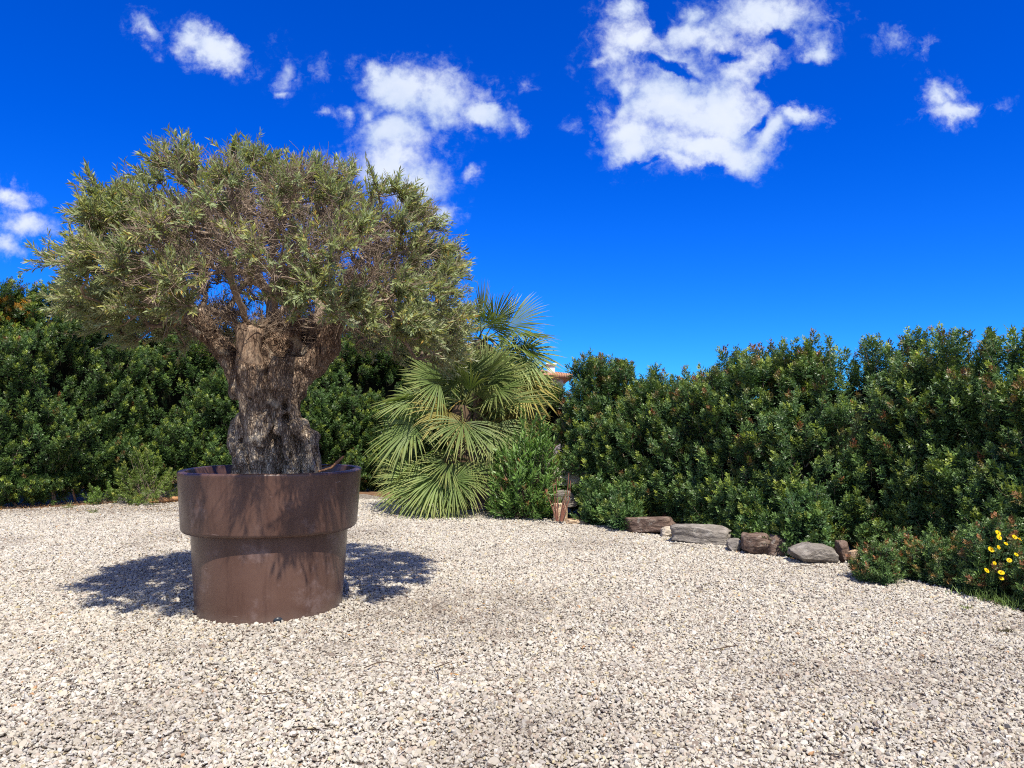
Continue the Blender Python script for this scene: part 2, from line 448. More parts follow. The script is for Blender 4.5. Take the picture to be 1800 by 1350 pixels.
pcol = bpy.data.collections.new('pebble_shapes')
for i in range(9): pcol.objects.link(pebble_proto(i + 1, 1 if i > 4 else 2))
NP = 560000
Yr = rng.uniform(2.2, 14.2, NP * 2); Xr = rng.uniform(-13.5, 7, NP * 2)
ok = (np.abs(Xr) < .80 * Yr + 1.1) & inside([(x, y) for x, y in poly], Xr + rng.normal(0, .04, NP * 2), Yr + rng.normal(0, .05, NP * 2))
ok &= (np.hypot(Xr - POT[0], Yr - POT[1]) > .575)
dens_keep = np.clip(1.0 - .45 * np.clip((Yr - 5) / 8, 0, 1), 0, 1)
ok &= rng.random(NP * 2) < dens_keep
Xr, Yr = Xr[ok], Yr[ok]
NPB = len(Xr)
area = 0
me = bpy.data.meshes.new('gravel'); me.vertices.add(NPB)
size = np.clip(rng.lognormal(math.log(.0112), .36, NPB), .007, .028) * (1 + .022 * np.clip(Yr - 5, 0, 8))
Zr = rng.uniform(0, .007, NPB) + .010 * fbm(np.stack([Xr * 2.2, Yr * 2.2, 0 * Xr], 1), 3)
me.vertices.foreach_set('co', np.stack([Xr, Yr, Zr], 1).astype(np.float32).ravel())
a = me.attributes.new('psize', 'FLOAT', 'POINT'); a.data.foreach_set('value', size.astype(np.float32))
rot = np.stack([rng.normal(0, .55, NPB), rng.normal(0, .55, NPB), rng.uniform(0, 6.283, NPB)], 1)
a = me.attributes.new('prot', 'FLOAT_VECTOR', 'POINT'); a.data.foreach_set('vector', rot.astype(np.float32).ravel())
tn = rng.random(NPB)
a = me.attributes.new('tone', 'FLOAT', 'POINT'); a.data.foreach_set('value', tn.astype(np.float32))
P2 = np.stack([Xr, Yr, 0 * Xr], 1)
gr = np.clip(fbm(P2 * 1.1, 11, 4) * 1.2 + .10, 0, 1) * .6
for (px, py, rx, ry, s_) in [(770, 1075, 1.0, .7, 1.1), (840, 1110, .5, .4, .8), (560, 1110, .7, .35, .7), (640, 1140, .8, .3, .6), (950, 1060, 1.1, .5, .55), (300, 1140, .8, .3, .45), (1050, 1180, .8, .3, .4), (120, 900, 3, .5, .7), (1500, 1010, 1.3, .4, .5), (1250, 1100, 1.4, .5, .25), (600, 1180, .9, .25, .4)]:
    g_ = gp(px, py); q = ((Xr - g_[0]) / rx) ** 2 + ((Yr - g_[1]) / ry) ** 2
    gr = np.maximum(gr, s_ * np.exp(-q) * (0.65 + .6 * fbm(P2 * 5, 5, 3)))
gr = gr * (.35 + .9 * rng.random(NPB))
a = me.attributes.new('grime', 'FLOAT', 'POINT'); a.data.foreach_set('value', np.clip(gr, 0, 1).astype(np.float32))
gravel = bpy.data.objects.new('gravel', me); C.objects.link(gravel); tag(gravel, kind='stuff', label='cream and grey crushed stone gravel covering the court', cat='gravel')
ng = bpy.data.node_groups.new('scatter_pebbles', 'GeometryNodeTree')
ng.interface.new_socket('Geometry', in_out='INPUT', socket_type='NodeSocketGeometry')
ng.interface.new_socket('Geometry', in_out='OUTPUT', socket_type='NodeSocketGeometry')
N = ng.nodes; Lk = ng.links
gi, go = N.new('NodeGroupInput'), N.new('NodeGroupOutput')
mtp = N.new('GeometryNodeMeshToPoints'); iop = N.new('GeometryNodeInstanceOnPoints'); ci = N.new('GeometryNodeCollectionInfo')
ci.inputs['Collection'].default_value = pcol; ci.inputs['Separate Children'].default_value = True; ci.inputs['Reset Children'].default_value = True
iop.inputs['Pick Instance'].default_value = True


def nattr(nm, dt):
    x = N.new('GeometryNodeInputNamedAttribute'); x.data_type = dt; x.inputs['Name'].default_value = nm
    return [o for o in x.outputs if o.enabled][0]


Lk.new(gi.outputs[0], mtp.inputs[0]); Lk.new(mtp.outputs[0], iop.inputs['Points']); Lk.new(ci.outputs[0], iop.inputs['Instance'])
e2r = N.new('FunctionNodeEulerToRotation'); Lk.new(nattr('prot', 'FLOAT_VECTOR'), e2r.inputs[0]); Lk.new(e2r.outputs[0], iop.inputs['Rotation'])
cx = N.new('ShaderNodeCombineXYZ'); s_ = nattr('psize', 'FLOAT')
for k in range(3): Lk.new(s_, cx.inputs[k])
Lk.new(cx.outputs[0], iop.inputs['Scale'])
Lk.new(iop.outputs[0], go.inputs[0])
md = gravel.modifiers.new('scatter', 'NODES'); md.node_group = ng
print('pebbles', NPB)

# ================================================================== PLANTER
planter = empty('planter', (POT[0], POT[1], 0), 'large round brown plastic planter with a wide upper band, holding the olive tree', 'planter')


def lathe(prof, nseg=96):
    prof = np.array(prof); th = np.linspace(0, 2 * np.pi, nseg, endpoint=False)
    V = np.stack([prof[:, 0, None] * np.cos(th), prof[:, 0, None] * np.sin(th), np.broadcast_to(prof[:, 1, None], (len(prof), nseg))], -1).reshape(-1, 3)
    i = np.arange(len(prof) - 1)[:, None] * nseg; j = np.arange(nseg)[None]; k = (j + 1) % nseg
    return V, np.stack([i + j, i + k, i + nseg + k, i + nseg + j], -1).reshape(-1, 4)


def arc(cx_, cz, r, a0, a1, n=6): return [(cx_ + r * math.cos(R(a)), cz + r * math.sin(R(a))) for a in np.linspace(a0, a1, n)]


pc = np.array([POT[0], POT[1], 0])
body = [(.565, -.02), (.568, 0), (.592, .33), (.612, .645)]
V, Q = lathe(body, 128); th_ = np.arctan2(V[:, 1], V[:, 0])
npmesh('lower_body', V + pc, Q, M_POT, planter, smooth=True)
band = [(.606, .632)] + arc(.650, .672, .036, -100, -8, 8) + [(.7, .88), (.716, 1.08)] + arc(.704, 1.096, .014, 0, 90, 5) + [(.672, ZR)] + arc(.668, 1.100, .010, 90, 180, 4) + [(.645, 1.0), (.63, .90)]
V, Q = lathe(band, 128)
V[:, 2] += .004 * np.sin(np.arctan2(V[:, 1], V[:, 0]) * 3)
npmesh('upper_band', V + pc, Q, M_POT, planter, smooth=True)
# soil
nr, na = 16, 64
rr = np.linspace(0, .645, nr); tt = np.linspace(0, 2 * np.pi, na, endpoint=False)
V = np.stack([rr[:, None] * np.cos(tt), rr[:, None] * np.sin(tt), 0 * rr[:, None] + 0 * tt], -1).reshape(-1, 3)
V[:, 2] = .975 + .02 * fbm(V * 6, 4)
i = np.arange(nr - 1)[:, None] * na; j = np.arange(na)[None]; k = (j + 1) % na
npmesh('soil', V + pc, np.stack([i + j, i + k, i + na + k, i + na + j], -1).reshape(-1, 4), M_SOIL, planter, smooth=True)
# drain notch at the foot
ah = math.atan2(-.55, .17 + .07); rh = .5725
hp = pc + np.array([math.cos(ah) * rh, math.sin(ah) * rh, .022])
g = Geo(); V, Q = tube([hp - np.array([math.cos(ah), math.sin(ah), 0]) * .02, hp + np.array([math.cos(ah), math.sin(ah), 0]) * .006], [.034, .034], 12)
V = np.vstack([V, V[12:].mean(0)[None]]); T_ = np.array([[12 + q, 12 + (q + 1) % 12, 24] for q in range(12)])
V[:, 2] = (V[:, 2] - hp[2]) * .62 + hp[2]
npmesh('drain_hole', V, [Q, T_], M_GLASS, planter)

# ================================================================== OLIVE TRUNK (signed distance field, meshed)
import openvdb as vdb
YT = 6.1; K = YT / F


def tp(px, py, dy=0.0):
    p = at(px, py, YT + dy); return p


caps = []                              # (a, b, ra, rb)
def cap(p, q, ra, rb): caps.append((tp(*p), tp(*q), ra * K, rb * K))
cap((480, 842, .07), (478, 770, .06), 50, 52); cap((478, 770, .06), (472, 690, .04), 52, 44); cap((472, 700, .04), (482, 640, .05), 44, 46)
cap((430, 782, -.02), (446, 745, 0), 32, 30); cap((524, 788, 0), (518, 764, 0), 31, 29); cap((468, 690, -.05), (455, 660, -.03), 38, 40)
cap((424, 850, -.08), (442, 790, -.1), 24, 27); cap((452, 850, -.16), (446, 785, -.12), 18, 24); cap((477, 848, -.19), (466, 800, -.15), 12, 9)
cap((466, 800, -.15), (470, 765, -.1), 9, 20); cap((545, 850, -.06), (538, 775, -.06), 16, 24); cap((532, 850, -.04), (526, 790, -.02), 22, 24)
cap((498, 765, -.17), (497, 795, -.2), 11, 10); cap((497, 795, -.2), (512, 815, -.22), 10, 7); cap((512, 815, -.22), (521, 832, -.23), 7, 8)
cap((500, 848, -.18), (502, 835, -.2), 20, 15); cap((493, 752, -.15), (519, 752, -.11), 19, 21); cap((496, 728, -.13), (506, 716, -.1), 16, 12)
cap((414, 780, 0), (420, 770, 0), 19, 18); cap((418, 690, -.03), (424, 670, -.02), 16, 14); cap((440, 680, -.1), (446, 720, -.12), 20, 22)
cap((492, 690, -.1), (490, 650, -.08), 24, 26); cap((506, 690, -.02), (544, 645, -.02), 25, 27); cap((546, 642, -.02), (572, 616, -.02), 28, 21)
cap((572, 618, -.02), (588, 560, -.03), 20, 14); cap((540, 630, .1), (555, 585, .15), 26, 18); cap((425, 665, .02), (404, 628, .03), 22, 19)
cap((404, 628, .03), (372, 592, .03), 19, 16); cap((372, 592, .03), (348, 560, .0), 16, 12); cap((404, 630, .0), (362, 600, -.12), 12, 6); cap((362, 600, -.12), (322, 560, -.25), 6, 4.5)
cap((452, 690, -.14), (444, 655, -.165), 27, 27); cap((442, 640, -.14), (440, 620, -.12), 22, 20)
cap((520, 640, -.06), (515, 590, -.08), 22, 15); cap((500, 640, .14), (480, 575, .22), 25, 18); cap((515, 590, -.08), (522, 560, -.05), 15, 9)
rg = np.random.default_rng(3)
for k_ in range(16):                   # burls
    py = rg.uniform(655, 790); a_ = rg.uniform(-1, 1); w_ = np.interp(py, [655, 700, 770, 835], [50, 42, 62, 60])
    x_ = 478 + a_ * w_ * .9; dy = -math.sqrt(max(0, 1 - a_ * a_)) * w_ * K * .75
    cap((x_, py, dy), (x_ + rg.uniform(-8, 8), py - rg.uniform(4, 16), dy), rg.uniform(9, 19), rg.uniform(7, 15))
cap((450, 748, -.09), (460, 690, -.1), 29, 30); cap((503, 748, -.07), (494, 690, -.07), 27, 27)
holes = [((488, 842, -.27), (484, 782, -.22), 10, 17), ((476, 790, -.3), (487, 764, -.17), 13, 14), ((500, 739, -.33), (503, 733, -.12), 9, 6), ((524, 838, -.26), (519, 790, -.20), 14, 18),
         ((460, 840, -.34), (463, 805, -.27), 9, 9), ((497, 715, -.32), (500, 711, -.12), 8, 5), ((448, 745, -.34), (440, 700, -.24), 7, 6), ((428, 800, -.3), (425, 775, -.17), 7, 9), ((470, 720, -.34), (466, 745, -.26), 6, 8), ((512, 690, -.3), (508, 655, -.22), 7, 9), ((472, 604, -.26), (500, 598, -.02), 22, 26), ((500, 600, -.26), (528, 612, -.12), 20, 16)]
vx = .0085
lo = np.array([-2.66, 5.62, .93]); hi = np.array([-1.38, 6.62, 2.42])
nn_ = np.ceil((hi - lo) / vx).astype(int)
gx, gy, gz = [lo[i] + np.arange(nn_[i]) * vx for i in range(3)]
G = np.stack(np.meshgrid(gx, gy, gz, indexing='ij'), -1).astype(np.float32)
warp = .022 * np.stack([vnoise(G * 6, 1), vnoise(G * 6, 2), vnoise(G * 6, 3)], -1).astype(np.float32)
Gw = G + warp


def capsd(P, a, b, ra, rb):
    a = a.astype(np.float32); ab = (b - a).astype(np.float32); L2 = (ab @ ab) + 1e-9
    h = np.clip(((P - a) @ ab) / L2, 0, 1)
    return np.linalg.norm(P - a - h[..., None] * ab, axis=-1) - (ra + (rb - ra) * h)


D_ = None
for (a, b, ra, rb) in caps:
    d = capsd(Gw, a, b, ra, rb)
    if D_ is None: D_ = d
    else:
        k = .020; h = np.clip(.5 + .5 * (D_ - d) / k, 0, 1); D_ = D_ * (1 - h) + d * h - k * h * (1 - h)
for (p, q, ra, rb) in holes:
    d = -capsd(Gw, tp(*p), tp(*q), ra * K, rb * K); k = .02
    h = np.clip(.5 - .5 * (D_ - d) / k, 0, 1); D_ = D_ * (1 - h) + d * h + k * h * (1 - h)
Gs = Gw * np.array([1, 1, .3], np.float32)
zt = (G[..., 2] - .95) * .9; cx0, cy0 = tp(478, 760)[0], 6.14
Xr0, Yr0 = Gw[..., 0] - cx0, Gw[..., 1] - cy0
Gt = np.stack([Xr0 * np.cos(zt) - Yr0 * np.sin(zt), Xr0 * np.sin(zt) + Yr0 * np.cos(zt), G[..., 2] * .15], -1)
D_ = D_ + .068 * np.clip(.45 - np.abs(vnoise(Gt * 8.5, 21)), 0, 1) * np.clip(1.15 - .9 * np.clip(G[..., 2] - 1.25, 0, 1), .3, 1) - .006
D_ = D_ + .020 * np.clip(.4 - np.abs(vnoise(Gt * 19, 23)), 0, 1) - .002
D_ = D_ + .012 * np.abs(vnoise(Gs * 30, 9)) + .019 * vnoise(Gw * 10, 12) - .004 + .006 * vnoise(Gs * 60, 15)
grid = vdb.FloatGrid(); grid.background = 3.0
grid.copyFromArray(D_.astype(np.float32))
Vt, Tt, Qt = grid.convertToPolygons(isovalue=0.0, adaptivity=0.0)
Vt = Vt * vx + lo
olive = empty('olive_tree', (*tp(478, 832)[:2], .975), 'gnarled old olive tree with a broad grey green dome crown growing in the brown planter', 'tree')
fl = []
if len(Tt): fl.append(np.asarray(Tt)[:, ::-1].astype(np.int64))
if len(Qt): fl.append(np.asarray(Qt)[:, ::-1].astype(np.int64))
trunk = npmesh('trunk', Vt, fl, M_BARK, olive, smooth=True)
print('trunk verts', len(Vt))
# the sawn-off pale limb
g = Geo(); lp = [(450, 690, -.10), (444, 664, -.16), (440, 632, -.19), (438, 612, -.17), (438, 596, -.16), (438, 576, -.15)]
V, Q = tube([tp(*p) for p in lp], np.array([24, 25, 20.5, 20, 22, 26]) * K, 28)
V += .016 * nrm(V - tp(438, 620, -.2)) * fbm(V * 14, 5)[:, None]; V[-28:, 2] += .03 * fbm(V[-28:] * 30, 6) - .25 * (V[-28:, 0] - V[-28:, 0].mean())
top = V[-28:].mean(0) + np.array([0, 0, -.02]); g.add(np.vstack([V, top[None]]), [Q, np.array([[5 * 28 + q, 5 * 28 + (q + 1) % 28, 6 * 28] for q in range(28)])])
g.build('cut_limb', M_CUT, olive, True)

# ================================================================== OLIVE CROWN
OC = at(492, 490, 6.1); RX, RZU, RZD = 1.69, .94, .70
rng = np.random.default_rng(21)


def dome(n, smin, smax, rg):
    d = rand_unit(rg, n * 3); d = d[d[:, 2] > -.75][:n]
    s = rg.uniform(smin ** 2, smax ** 2, len(d)) ** .5
    return d, s


def dome_pos(d, s):
    lump = 1 + .03 * fbm(d * 3.2, 8, 3)
    rz = np.where(d[:, 2] > 0, RZU, RZD)
    # a little boxier than an ellipsoid, lower on the right
    e = np.abs(d) ** 2.0; q = (e.sum(1)) ** (-1 / 2.0)
    lowd = d[:, 2] < 0; az_ = np.arctan2(d[:, 1], d[:, 0]); zz = np.abs(d[:, 2]); rh_ = (1 - np.clip(zz, 0, .999) ** 3.2) ** (1 / 3.2)
    d = np.where(lowd[:, None], np.stack([np.cos(az_) * rh_, np.sin(az_) * rh_, -zz], 1), d); q = np.where(lowd, 1.0, q)
    P = d * q[:, None] * np.stack([np.full(len(d), RX), np.full(len(d), RX * 1.0), rz], 1) * (lump * s)[:, None]
    P[:, 2] -= .42 * np.clip(P[:, 0] / RX, 0, 1) ** 2 * (1 - np.clip(d[:, 2], 0, 1)) + .12 * np.clip(-P[:, 0] / RX, 0, 1) ** 2 * (1 - np.clip(d[:, 2], 0, 1))
    return OC + P


# branch skeleton
nodes = []; parent_ = []
def addn(p, par): nodes.append(np.array(p)); parent_.append(par); return len(nodes) - 1
limbs = [[(348, 560, 0), (330, 530, -.1), (300, 500, -.2), (262, 470, -.3)], [(350, 565, .0), (362, 520, .2), (350, 470, .35), (330, 420, .4)], [(322, 560, -.25), (280, 535, -.5), (230, 510, -.7)],
         [(588, 560, -.03), (602, 520, -.1), (640, 480, -.2), (690, 450, -.3)], [(590, 565, 0), (630, 540, .25), (690, 510, .4), (740, 490, .45)], [(555, 585, .15), (560, 520, .3), (585, 460, .5), (600, 400, .6)],
         [(522, 560, -.05), (528, 500, -.3), (540, 440, -.5), (560, 390, -.6)], [(480, 575, .2), (470, 520, .35), (455, 450, .5), (450, 380, .6)], [(480, 575, .2), (480, 500, .05), (482, 430, 0), (470, 350, 0)],
         [(438, 592, -.13), (436, 575, -.13), (420, 530, -.3), (400, 470, -.6), (385, 420, -.75)], [(522, 560, -.05), (515, 530, -.45), (505, 500, -.85), (500, 470, -1.1)], [(588, 560, -.03), (620, 545, -.5), (660, 530, -.85)], [(350, 560, 0), (330, 545, .5), (300, 520, .9)]]
for lm in limbs:
    par = -1
    for p in lm:
        base = tp(*p)
        if par >= 0:
            a = nodes[par]
            for f_ in (.33, .66): par = addn(a + (base - a) * f_ + rng.normal(0, .02, 3), par)
        par = addn(base, par)
nlimb = len(nodes)
d, s = dome(860, .45, .93, rng)
TG = dome_pos(d, s)
TG = TG[(TG[:, 2] > 1.98) & ((TG[:, 2] > 2.36) | ((np.hypot(TG[:, 0] + 1.97, TG[:, 1] - 6.1) > .62) & (TG[:, 2] > 2.14)) | (np.hypot(TG[:, 0] + 1.97, TG[:, 1] - 6.1) > 1.0))]
order = np.argsort(np.linalg.norm(TG - (OC + np.array([0, 0, -.5])), axis=1))
root = OC + np.array([0, 0, -.7]); tips = []
for i in order:
    p = TG[i]; A = np.array(nodes); dd = np.linalg.norm(A - p, axis=1)
    dr = np.linalg.norm(A - root, axis=1)
    cost = dd + .25 * np.maximum(dr - np.linalg.norm(p - root) + .12, 0) * 4
    j = int(np.argmin(cost)); a = nodes[j]; L = np.linalg.norm(p - a); k = max(2, int(L / .12)); par = j
    bend = rng.normal(0, .07, 3) * L + np.array([0, 0, -.05 * L])
    for q in range(1, k + 1):
        f_ = q / k; par = addn(a + (p - a) * f_ + bend * 4 * f_ * (1 - f_) + rng.normal(0, .010, 3), par)
    tips.append(par)
cnt = np.zeros(len(nodes)); cnt[tips] = 1
for i in range(len(nodes) - 1, -1, -1):
    if parent_[i] >= 0: cnt[parent_[i]] += cnt[i]
rad = np.clip(.0048 * np.maximum(cnt, .7) ** .47, .0042, .062)
g = Geo(); NA = np.array(nodes); kids = {}
for i, p in enumerate(parent_): kids.setdefault(p, []).append(i)
done = set()
def chain(start):
    st_ = [start]
    while st_:
        i = st_.pop(); pts = [NA[parent_[i]], NA[i]] if parent_[i] >= 0 else [NA[i]]
        rs = [min(rad[parent_[i]], rad[i] * 1.35), rad[i]] if parent_[i] >= 0 else [rad[i]]
        while i in kids:
            ks = sorted(kids[i], key=lambda q: -cnt[q]); st_ += ks[1:]; i = ks[0]; pts.append(NA[i]); rs.append(rad[i])
        if len(pts) > 1:
            V, Q = tube(pts, np.array(rs), 7 if max(rs) > .015 else 5 if max(rs) > .008 else 4); g.add(V, Q)
for i in kids[-1]: chain(i)
g.build('branches', M_TWIG, olive, True)

# leafy shoots + bare twigs
TP = NA[tips]
rep = 12
B = np.repeat(TP, rep, 0); out = nrm(B - (OC + np.array([0, 0, -.45])))
dirs = nrm(out * .9 + rand_unit(rng, len(B)) * .8 + np.array([0, 0, .25]))
rel = (B - OC) / np.array([RX, RX, RZU])
rr = np.linalg.norm(rel, axis=1)
# thin window low in the middle, bare twigs there
bare = np.exp(-((B[:, 0] - OC[0] - .12) / 1.0) ** 2 - ((B[:, 2] - (OC[2] - .10)) / .30) ** 2)
bare2 = np.exp(-((B[:, 0] - OC[0] - .1) / .8) ** 2 - ((B[:, 2] - (OC[2] + .42)) / .22) ** 2) * .55
clump = fbm(B * 2.6, 31, 3)
pk = np.clip(.10 + 1.15 * np.clip((rr - .58) / .28, 0, 1) + .66 * clump, 0.03, 1) * (1 - .80 * bare) * (1 - bare2)
pk = np.where(B[:, 1] > OC[1] + .3, pk * np.where(bare > .3, .35, .9), pk)
tb = tp(480, 770); sv = np.array(sd[:]); rel_ = B - tb; dl = np.linalg.norm(rel_ - (rel_ @ sv)[:, None] * sv, axis=1)
pk = pk * (1 - .48 * np.exp(-(dl / .38) ** 4)) * np.where(B[:, 0] < OC[0] - .5, 1.1, 1.0)
leafy = rng.random(len(B)) < pk
g = Geo(); gt = Geo()
Lsh = rng.uniform(.10, .23, len(B))
long_ = (rng.random(len(B)) < .03) & (B[:, 2] > OC[2] + .3); dirs[long_] = nrm(dirs[long_] + np.array([0, 0, 1.3])); Lsh[long_] *= 1.5; leafy |= long_
# twigs (3-sided) for all
def thin(P0, P1, r0, r1, mid=None):
    n = len(P0); D = nrm(P1 - P0); F_ = frames(D, rng); th = np.arange(3) * 2.094
    ring = np.cos(th)[None, :, None] * F_[:, None, :, 0] + np.sin(th)[None, :, None] * F_[:, None, :, 1]
    M = (P0 + P1) / 2 + (rng.normal(0, .08, (n, 3)) * np.linalg.norm(P1 - P0, axis=1)[:, None] if mid is None else mid)
    V = np.stack([P0[:, None] + ring * r0, M[:, None] + ring * (r0 + r1) / 2, P1[:, None] + ring * r1], 1).reshape(-1, 3)
    b = (np.arange(n) * 9)[:, None, None]; k_ = np.array([0, 3])[None, :, None]; j = np.arange(3)[None, None]
    q = (j + 1) % 3
    Q = np.stack([b + k_ + j, b + k_ + q, b + k_ + 3 + q, b + k_ + 3 + j], -1).reshape(-1, 4)
    return V, Q
E0 = B + dirs * Lsh[:, None]
V, Q = thin(B, E0, .0026, .0014); gt.add(V, Q)
nb = ~leafy                            # bare shoots branch again
for k in range(3):
    f_ = rng.uniform(.3, .9, nb.sum())[:, None]; S0 = B[nb] + (E0[nb] - B[nb]) * f_
    dd = nrm(dirs[nb] + rand_unit(rng, nb.sum()) * 1.1)
    V, Q = thin(S0, S0 + dd * rng.uniform(.06, .18, nb.sum())[:, None], .0019, .0012); gt.add(V, Q)
for (p_, n_, sp) in [((438, 584, -.15), 60, .07), ((480, 590, .15), 50, .10), ((556, 600, 0), 50, .10), ((520, 575, -.05), 40, .07), ((400, 618, 0), 30, .06), ((585, 575, -.1), 60, .10), ((360, 575, -.1), 60, .10)]:
    S0 = tp(*p_) + rng.normal(0, sp, (n_, 3)) * [1, .8, .5]; dd = nrm(rand_unit(rng, n_) + np.array([0, -.2, .7]))
    S1 = S0 + dd * rng.uniform(.10, .32, n_)[:, None]; V, Q = thin(S0, S1, .0030, .0014); gt.add(V, Q)
    for k in range(2):
        M1 = S0 + (S1 - S0) * rng.uniform(.3, .8, n_)[:, None]; V, Q = thin(M1, M1 + nrm(dd + rand_unit(rng, n_)) * rng.uniform(.05, .16, n_)[:, None], .0018, .001); gt.add(V, Q)
gt.build('twigs', M_TWIG, olive)
LB, LD, LL = B[leafy], dirs[leafy], Lsh[leafy]
KL = 24; n = len(LB); Fm = frames(LD, rng)
f_ = np.tile(np.linspace(.12, 1, KL), n).reshape(n, KL) + rng.normal(0, .02, (n, KL))
ang = np.tile(np.arange(KL) * (math.pi / 2) + (np.arange(KL) % 2) * math.pi / 2, (n, 1)) + rng.normal(0, .5, (n, KL))
spread = rng.normal(.85, .25, (n, KL)) * (1.15 - .6 * f_)
rad_d = np.cos(ang)[..., None] * Fm[:, None, :, 0] + np.sin(ang)[..., None] * Fm[:, None, :, 1]
Dl = nrm(LD[:, None] * np.cos(spread)[..., None] + rad_d * np.sin(spread)[..., None] + rng.normal(0, .12, (n, KL, 3)))
Pl = LB[:, None] + LD[:, None] * (LL[:, None] * f_)[..., None]
Nl = LD[:, None] * np.sin(spread)[..., None] - rad_d * np.cos(spread)[..., None] + rng.normal(0, .35, (n, KL, 3)) + np.array([0, 0, .5])
Ll = rng.uniform(.038, .068, (n, KL)); Wl = Ll * rng.uniform(.17, .24, (n, KL))
hue = (rng.random((n, 1)) * .6 + rng.random((n, KL)) * .4)
base = np.array([.28, .31, .12]); yel = np.array([.44, .40, .12]); blu = np.array([.29, .35, .20])
col = base * (1 - hue[..., None]) + blu * hue[..., None]
yk = (rng.random((n, 1)) < .30) * rng.random((n, KL)); col = col * (1 - yk[..., None]) + yel * yk[..., None]
old = rng.random((n, KL)) < .035; col[old] = np.array([.42, .25, .06])
col = col * rng.uniform(.7, 1.25, (n, KL, 1))
V, Q, cc = leaves(Pl.reshape(-1, 3), Dl.reshape(-1, 3), Nl.reshape(-1, 3), Ll.ravel(), Wl.ravel(), col.reshape(-1, 3), .22, .06, .45)
npmesh('foliage', V, Q, M_OLIVE, olive, cc)
print('olive leaves', len(Q))

# dry sticks lying in the planter
def stick(name, pts, r, label, cat, colr, group=None):
    pts = np.array(pts, float); V, Q = tube(pts, r, 6)
    o = npmesh(name, V, Q, M_DRY, None, np.tile(np.array(colr), (len(V), 1)) * np.random.default_rng(len(label)).uniform(.7, 1.2, (len(V), 1)), True)
    return tag(o, label, cat, group)
stick('broken_stick', [at(560, 829, 6.0), at(583, 822, 6.05) + [0, 0, .0], at(594, 811, 6.1), at(604, 802, 6.12)], [.008, .011, .013, .009], 'short reddish brown stick lying inside the planter by its right rim', 'stick', (.33, .17, .09), 'sticks in the planter')
stick('broken_stick', [at(552, 822, 6.3), at(575, 818, 6.25), at(602, 814, 6.2)], [.006, .008, .005], 'thin dark stick lying flat in the planter right of the trunk', 'stick', (.13, .08, .05), 'sticks in the planter')

# ================================================================== LENTISC SHOOTS AND HEDGES
def shoot_template(kind, seed):
    """local: stem along +Z, unit length; arrays of leaflet base, dir, normal, length, width, tint weight"""
    r = np.random.default_rng(seed); P, D, Nn, L, Wd, tw = [], [], [], [], [], []
    if kind == 'lentisc':
        for k in range(13):
            f_ = .08 + .92 * k / 12; az = k * 2.4 + r.normal(0, .2); el = 1.25 - .85 * f_ + r.normal(0, .15)
            o_ = np.array([math.cos(az), math.sin(az), 0]); ax = o_ * math.sin(el) + np.array([0, 0, 1]) * math.cos(el)
            up = np.array([0, 0, 1]) * math.sin(el) - o_ * math.cos(el); sd_ = np.cross(ax, up); LR = .36 * (1.1 - .45 * f_)
            for q in range(4):
                b = np.array([0, 0, f_]) + ax * LR * (.25 + .22 * q)
                for s_ in (-1, 1):
                    P.append(b); D.append(ax * .55 + sd_ * s_ * .85 + r.normal(0, .12, 3)); Nn.append(up + r.normal(0, .3, 3)); L.append(.165 * (1.1 - .3 * f_)); Wd.append(.066); tw.append(f_)
            P.append(np.array([0, 0, f_]) + ax * LR); D.append(ax); Nn.append(up); L.append(.15); Wd.append(.05); tw.append(f_)
    else:                                               # long narrow leaves in whorls (oleander)
        for k in range(18):
            f_ = .1 + .9 * k / 17; az = k * 2.1 + r.normal(0, .25); el = 1.1 - .7 * f_ + r.normal(0, .15)
            o_ = np.array([math.cos(az), math.sin(az), 0]); ax = o_ * math.sin(el) + np.array([0, 0, 1]) * math.cos(el)
            P.append(np.array([0, 0, f_])); D.append(ax); Nn.append(np.array([0, 0, 1]) * math.sin(el) - o_ * math.cos(el)); L.append(.40); Wd.append(.09); tw.append(f_)
    return [np.array(x) for x in (P, D, Nn, L, Wd, tw)]


TEMPL = {k: [shoot_template(k, s) for s in range(4)] for k in ('lentisc', 'oleander')}


def place_shoots(kind, B, D, S, rng, c_old, c_mid, c_tip, tipk, bright=None, fold=.12):
    """leaflets of shoots at B along D with length S"""
    Vs, Qs, Cs, n0 = [], [], [], 0
    which = rng.integers(0, 4, len(B))
    for w in range(4):
        m_ = which == w
        if not m_.any(): continue
        P, Dl, Nl, L, Wd, tw = TEMPL[kind][w]; b, d, s = B[m_], D[m_], S[m_]; Fm = frames(d, rng); n, k = len(b), len(P)
        Pw = b[:, None] + np.einsum('nij,kj->nki', Fm, P) * s[:, None, None]
        Dw = np.einsum('nij,kj->nki', Fm, Dl) + rng.normal(0, .12, (n, k, 3)); Nw = np.einsum('nij,kj->nki', Fm, Nl) + rng.normal(0, .2, (n, k, 3))
        Lw = L[None] * s[:, None] * rng.uniform(.8, 1.2, (n, k)); Ww = Wd[None] * s[:, None] * rng.uniform(.8, 1.2, (n, k))
        T = np.clip((tw[None] - .45) / .55, 0, 1) ** 1.5; tk = tipk[m_][:, None] * T
        col = c_old[None, None] * (1 - T[..., None] * .6) + c_mid[None, None] * T[..., None] * .6
        col = col * (1 - tk[..., None]) + c_tip[m_][:, None] * tk[..., None]
        br = rng.uniform(.72, 1.28, (n, 1, 1)) * rng.uniform(.8, 1.2, (n, k, 1))
        V, Q, cc = leaves(Pw.reshape(-1, 3), Dw.reshape(-1, 3), Nw.reshape(-1, 3), Lw.ravel(), Ww.ravel(), (col * br).reshape(-1, 3), fold, .05, .5)
        Vs.append(V); Qs.append(Q + n0); Cs.append(cc); n0 += len(V)
    return np.concatenate(Vs), np.concatenate(Qs), np.concatenate(Cs)


